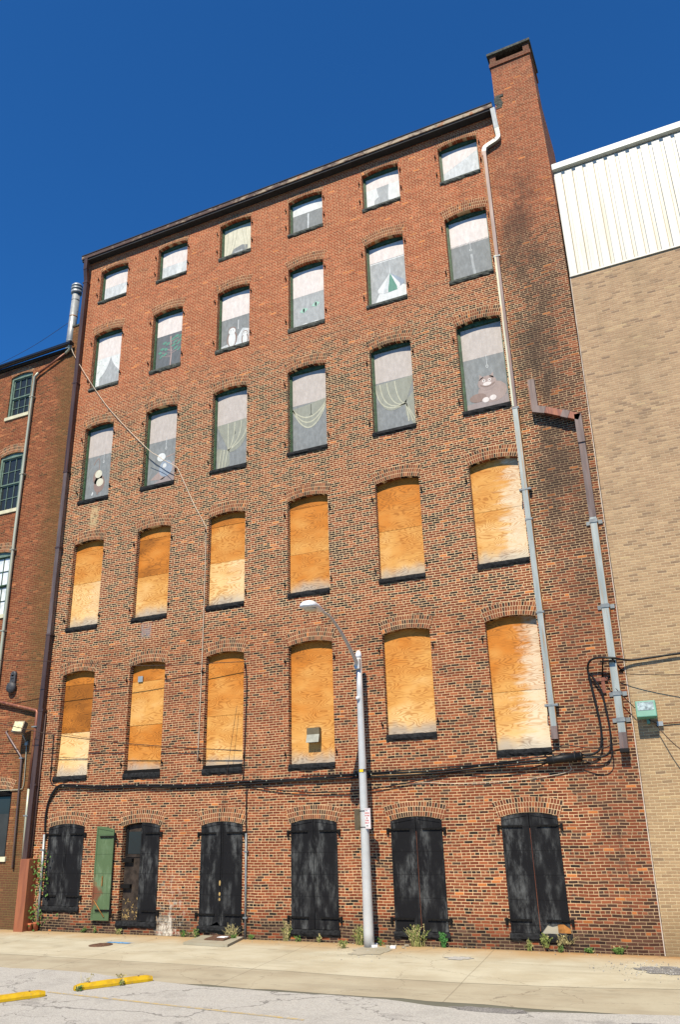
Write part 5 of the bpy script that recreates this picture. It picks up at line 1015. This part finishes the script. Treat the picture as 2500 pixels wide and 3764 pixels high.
WE = [('small green weed under the folded green shutter', 1.75, -0.05, 0, .22, .12, 14, 'leaf', 1.2, .1), ('thin weed at the wall foot left of the doorway', 2.15, -0.05, 0, .25, .08, 9, 'leaf', .9, .3), ('low weed in front of the doorstep', 3.05, -0.1, 0, .2, .14, 16, 'weed', 1, .3),
      ('low weed left of the cellar hatch', 5.25, -0.07, 0, .22, .15, 18, 'leaf', 1, .2), ('green weed beside the cellar hatch edge', 5.65, -0.08, 0, .28, .14, 18, 'leaf', 1, .2), ('dry grass tuft standing on the cellar hatch', 6.78, -0.10, .05, .42, .26, 60, 'grass_dry', .1, .8),
      ('green weed in front of the cellar hatch', 7.0, -0.35, .03, .16, .12, 16, 'leaf', 1, .2), ('weed beside the grey conduit foot', 7.35, -0.06, 0, .14, .1, 10, 'leaf', 1, .2), ('tall dry weed left of the fourth shutters', 8.40, -0.05, 0, .62, .16, 22, 'weed', .8, .5),
      ('small weed below the fourth sill on the left', 8.75, -0.09, 0, .18, .12, 12, 'leaf', 1, .2), ('small weed below the fourth sill on the right', 9.35, -0.09, 0, .28, .08, 9, 'weed', .8, .5), ('tall olive weed hiding the left of the lamp pole foot', 10.52, -0.2, 0, .60, .22, 46, 'weed', 1, .35),
      ('small weed in the gravel left of the lamp pole', 10.30, -0.75, 0, .26, .16, 20, 'weed', 1, .3), ('tiny weed behind the lamp pole foot', 11.05, -0.2, 0, .22, .08, 10, 'leaf', 1, .2), ('bushy dry weed below the fifth shutters', 11.95, -0.1, 0, .62, .30, 60, 'weed', .9, .5), ('leafy bright green plant at the right of the fifth shutters', 12.62, -0.09, 0, .50, .12, 20, 'leaf_bright', 2.5, 0),
      ('grassy weed under the left of the sixth shutters', 14.62, -0.09, .0, .34, .12, 14, 'weed', .8, .4), ('pale green weed growing on the sixth sill', 15.0, -0.08, .08, .42, .12, 24, 'weed', 1.2, .3), ('brown dead grass on the broken foot of the sixth shutter', 15.42, -0.07, .16, .26, .24, 50, 'grass_dry', .1, .9),
      ('low green weed right of the sixth shutters', 15.95, -0.06, 0, .16, .16, 22, 'leaf', 1.2, .1), ('green weed at the wall foot between the sixth shutters and corner', 16.55, -0.06, 0, .2, .16, 26, 'leaf', 1.2, .1), ('thin weed at the wall foot below the sixth sill', 15.3, -0.12, 0, .22, .1, 12, 'leaf', 1, .2),
      ('tall dry stalks behind the whole parking stop', 7.15, -6.0, 0, .30, .20, 10, 'grass_dry', .4, .8), ('green weed against the near end of the whole parking stop', 7.45, -6.55, 0, .14, .10, 14, 'leaf', 1, .2), ('small weed in front of the middle of the whole parking stop', 7.92, -5.85, 0, .16, .08, 10, 'weed', 1, .3), ('faint dry weed at the asphalt edge behind the parking stop', 7.35, -5.22, 0, .10, .14, 14, 'grass_dry', .4, .5)]
for k, a in enumerate(WE): weed(*a, seed=k+20)
rn = random.Random(77); mb = MB()                       # vine on the pale conduit
mb.tube(curve_pts([(0.02, -0.09, 0.1), (-0.10, -0.10, 0.9), (0.02, -0.10, 1.5), (-0.14, -0.09, 2.1)], 5), 0.008, 'grass_dry', 5)
for k in range(170):
    cl = rn.choice([(0.18, 1.25, .17, .22), (0.05, 1.3, .14, .2), (-0.05, 1.9, .14, .16), (0.18, 0.25, .2, .18), (-0.1, 0.5, .12, .12), (-0.12, 1.6, .1, .2)])
    c = Vector((rn.gauss(cl[0], cl[2]), -0.06-abs(rn.gauss(0, .09)), max(0.05, rn.gauss(cl[1], cl[3])))); L = rn.uniform(0.04, 0.09); b = rn.uniform(0, 6.28); d = Vector((math.cos(b), -0.4, math.sin(b)))*L; e_ = Vector((-d.z, 0.02, d.x))*0.42
    mb.face([mb.bm.verts.new(c), mb.bm.verts.new(c+d*.5+e_), mb.bm.verts.new(c+d), mb.bm.verts.new(c+d*.5-e_)], 'leaf')
tag(mb.build('vine', fix=False), 'leafy green vine climbing the pale conduit beside the first shutters', 'plant')
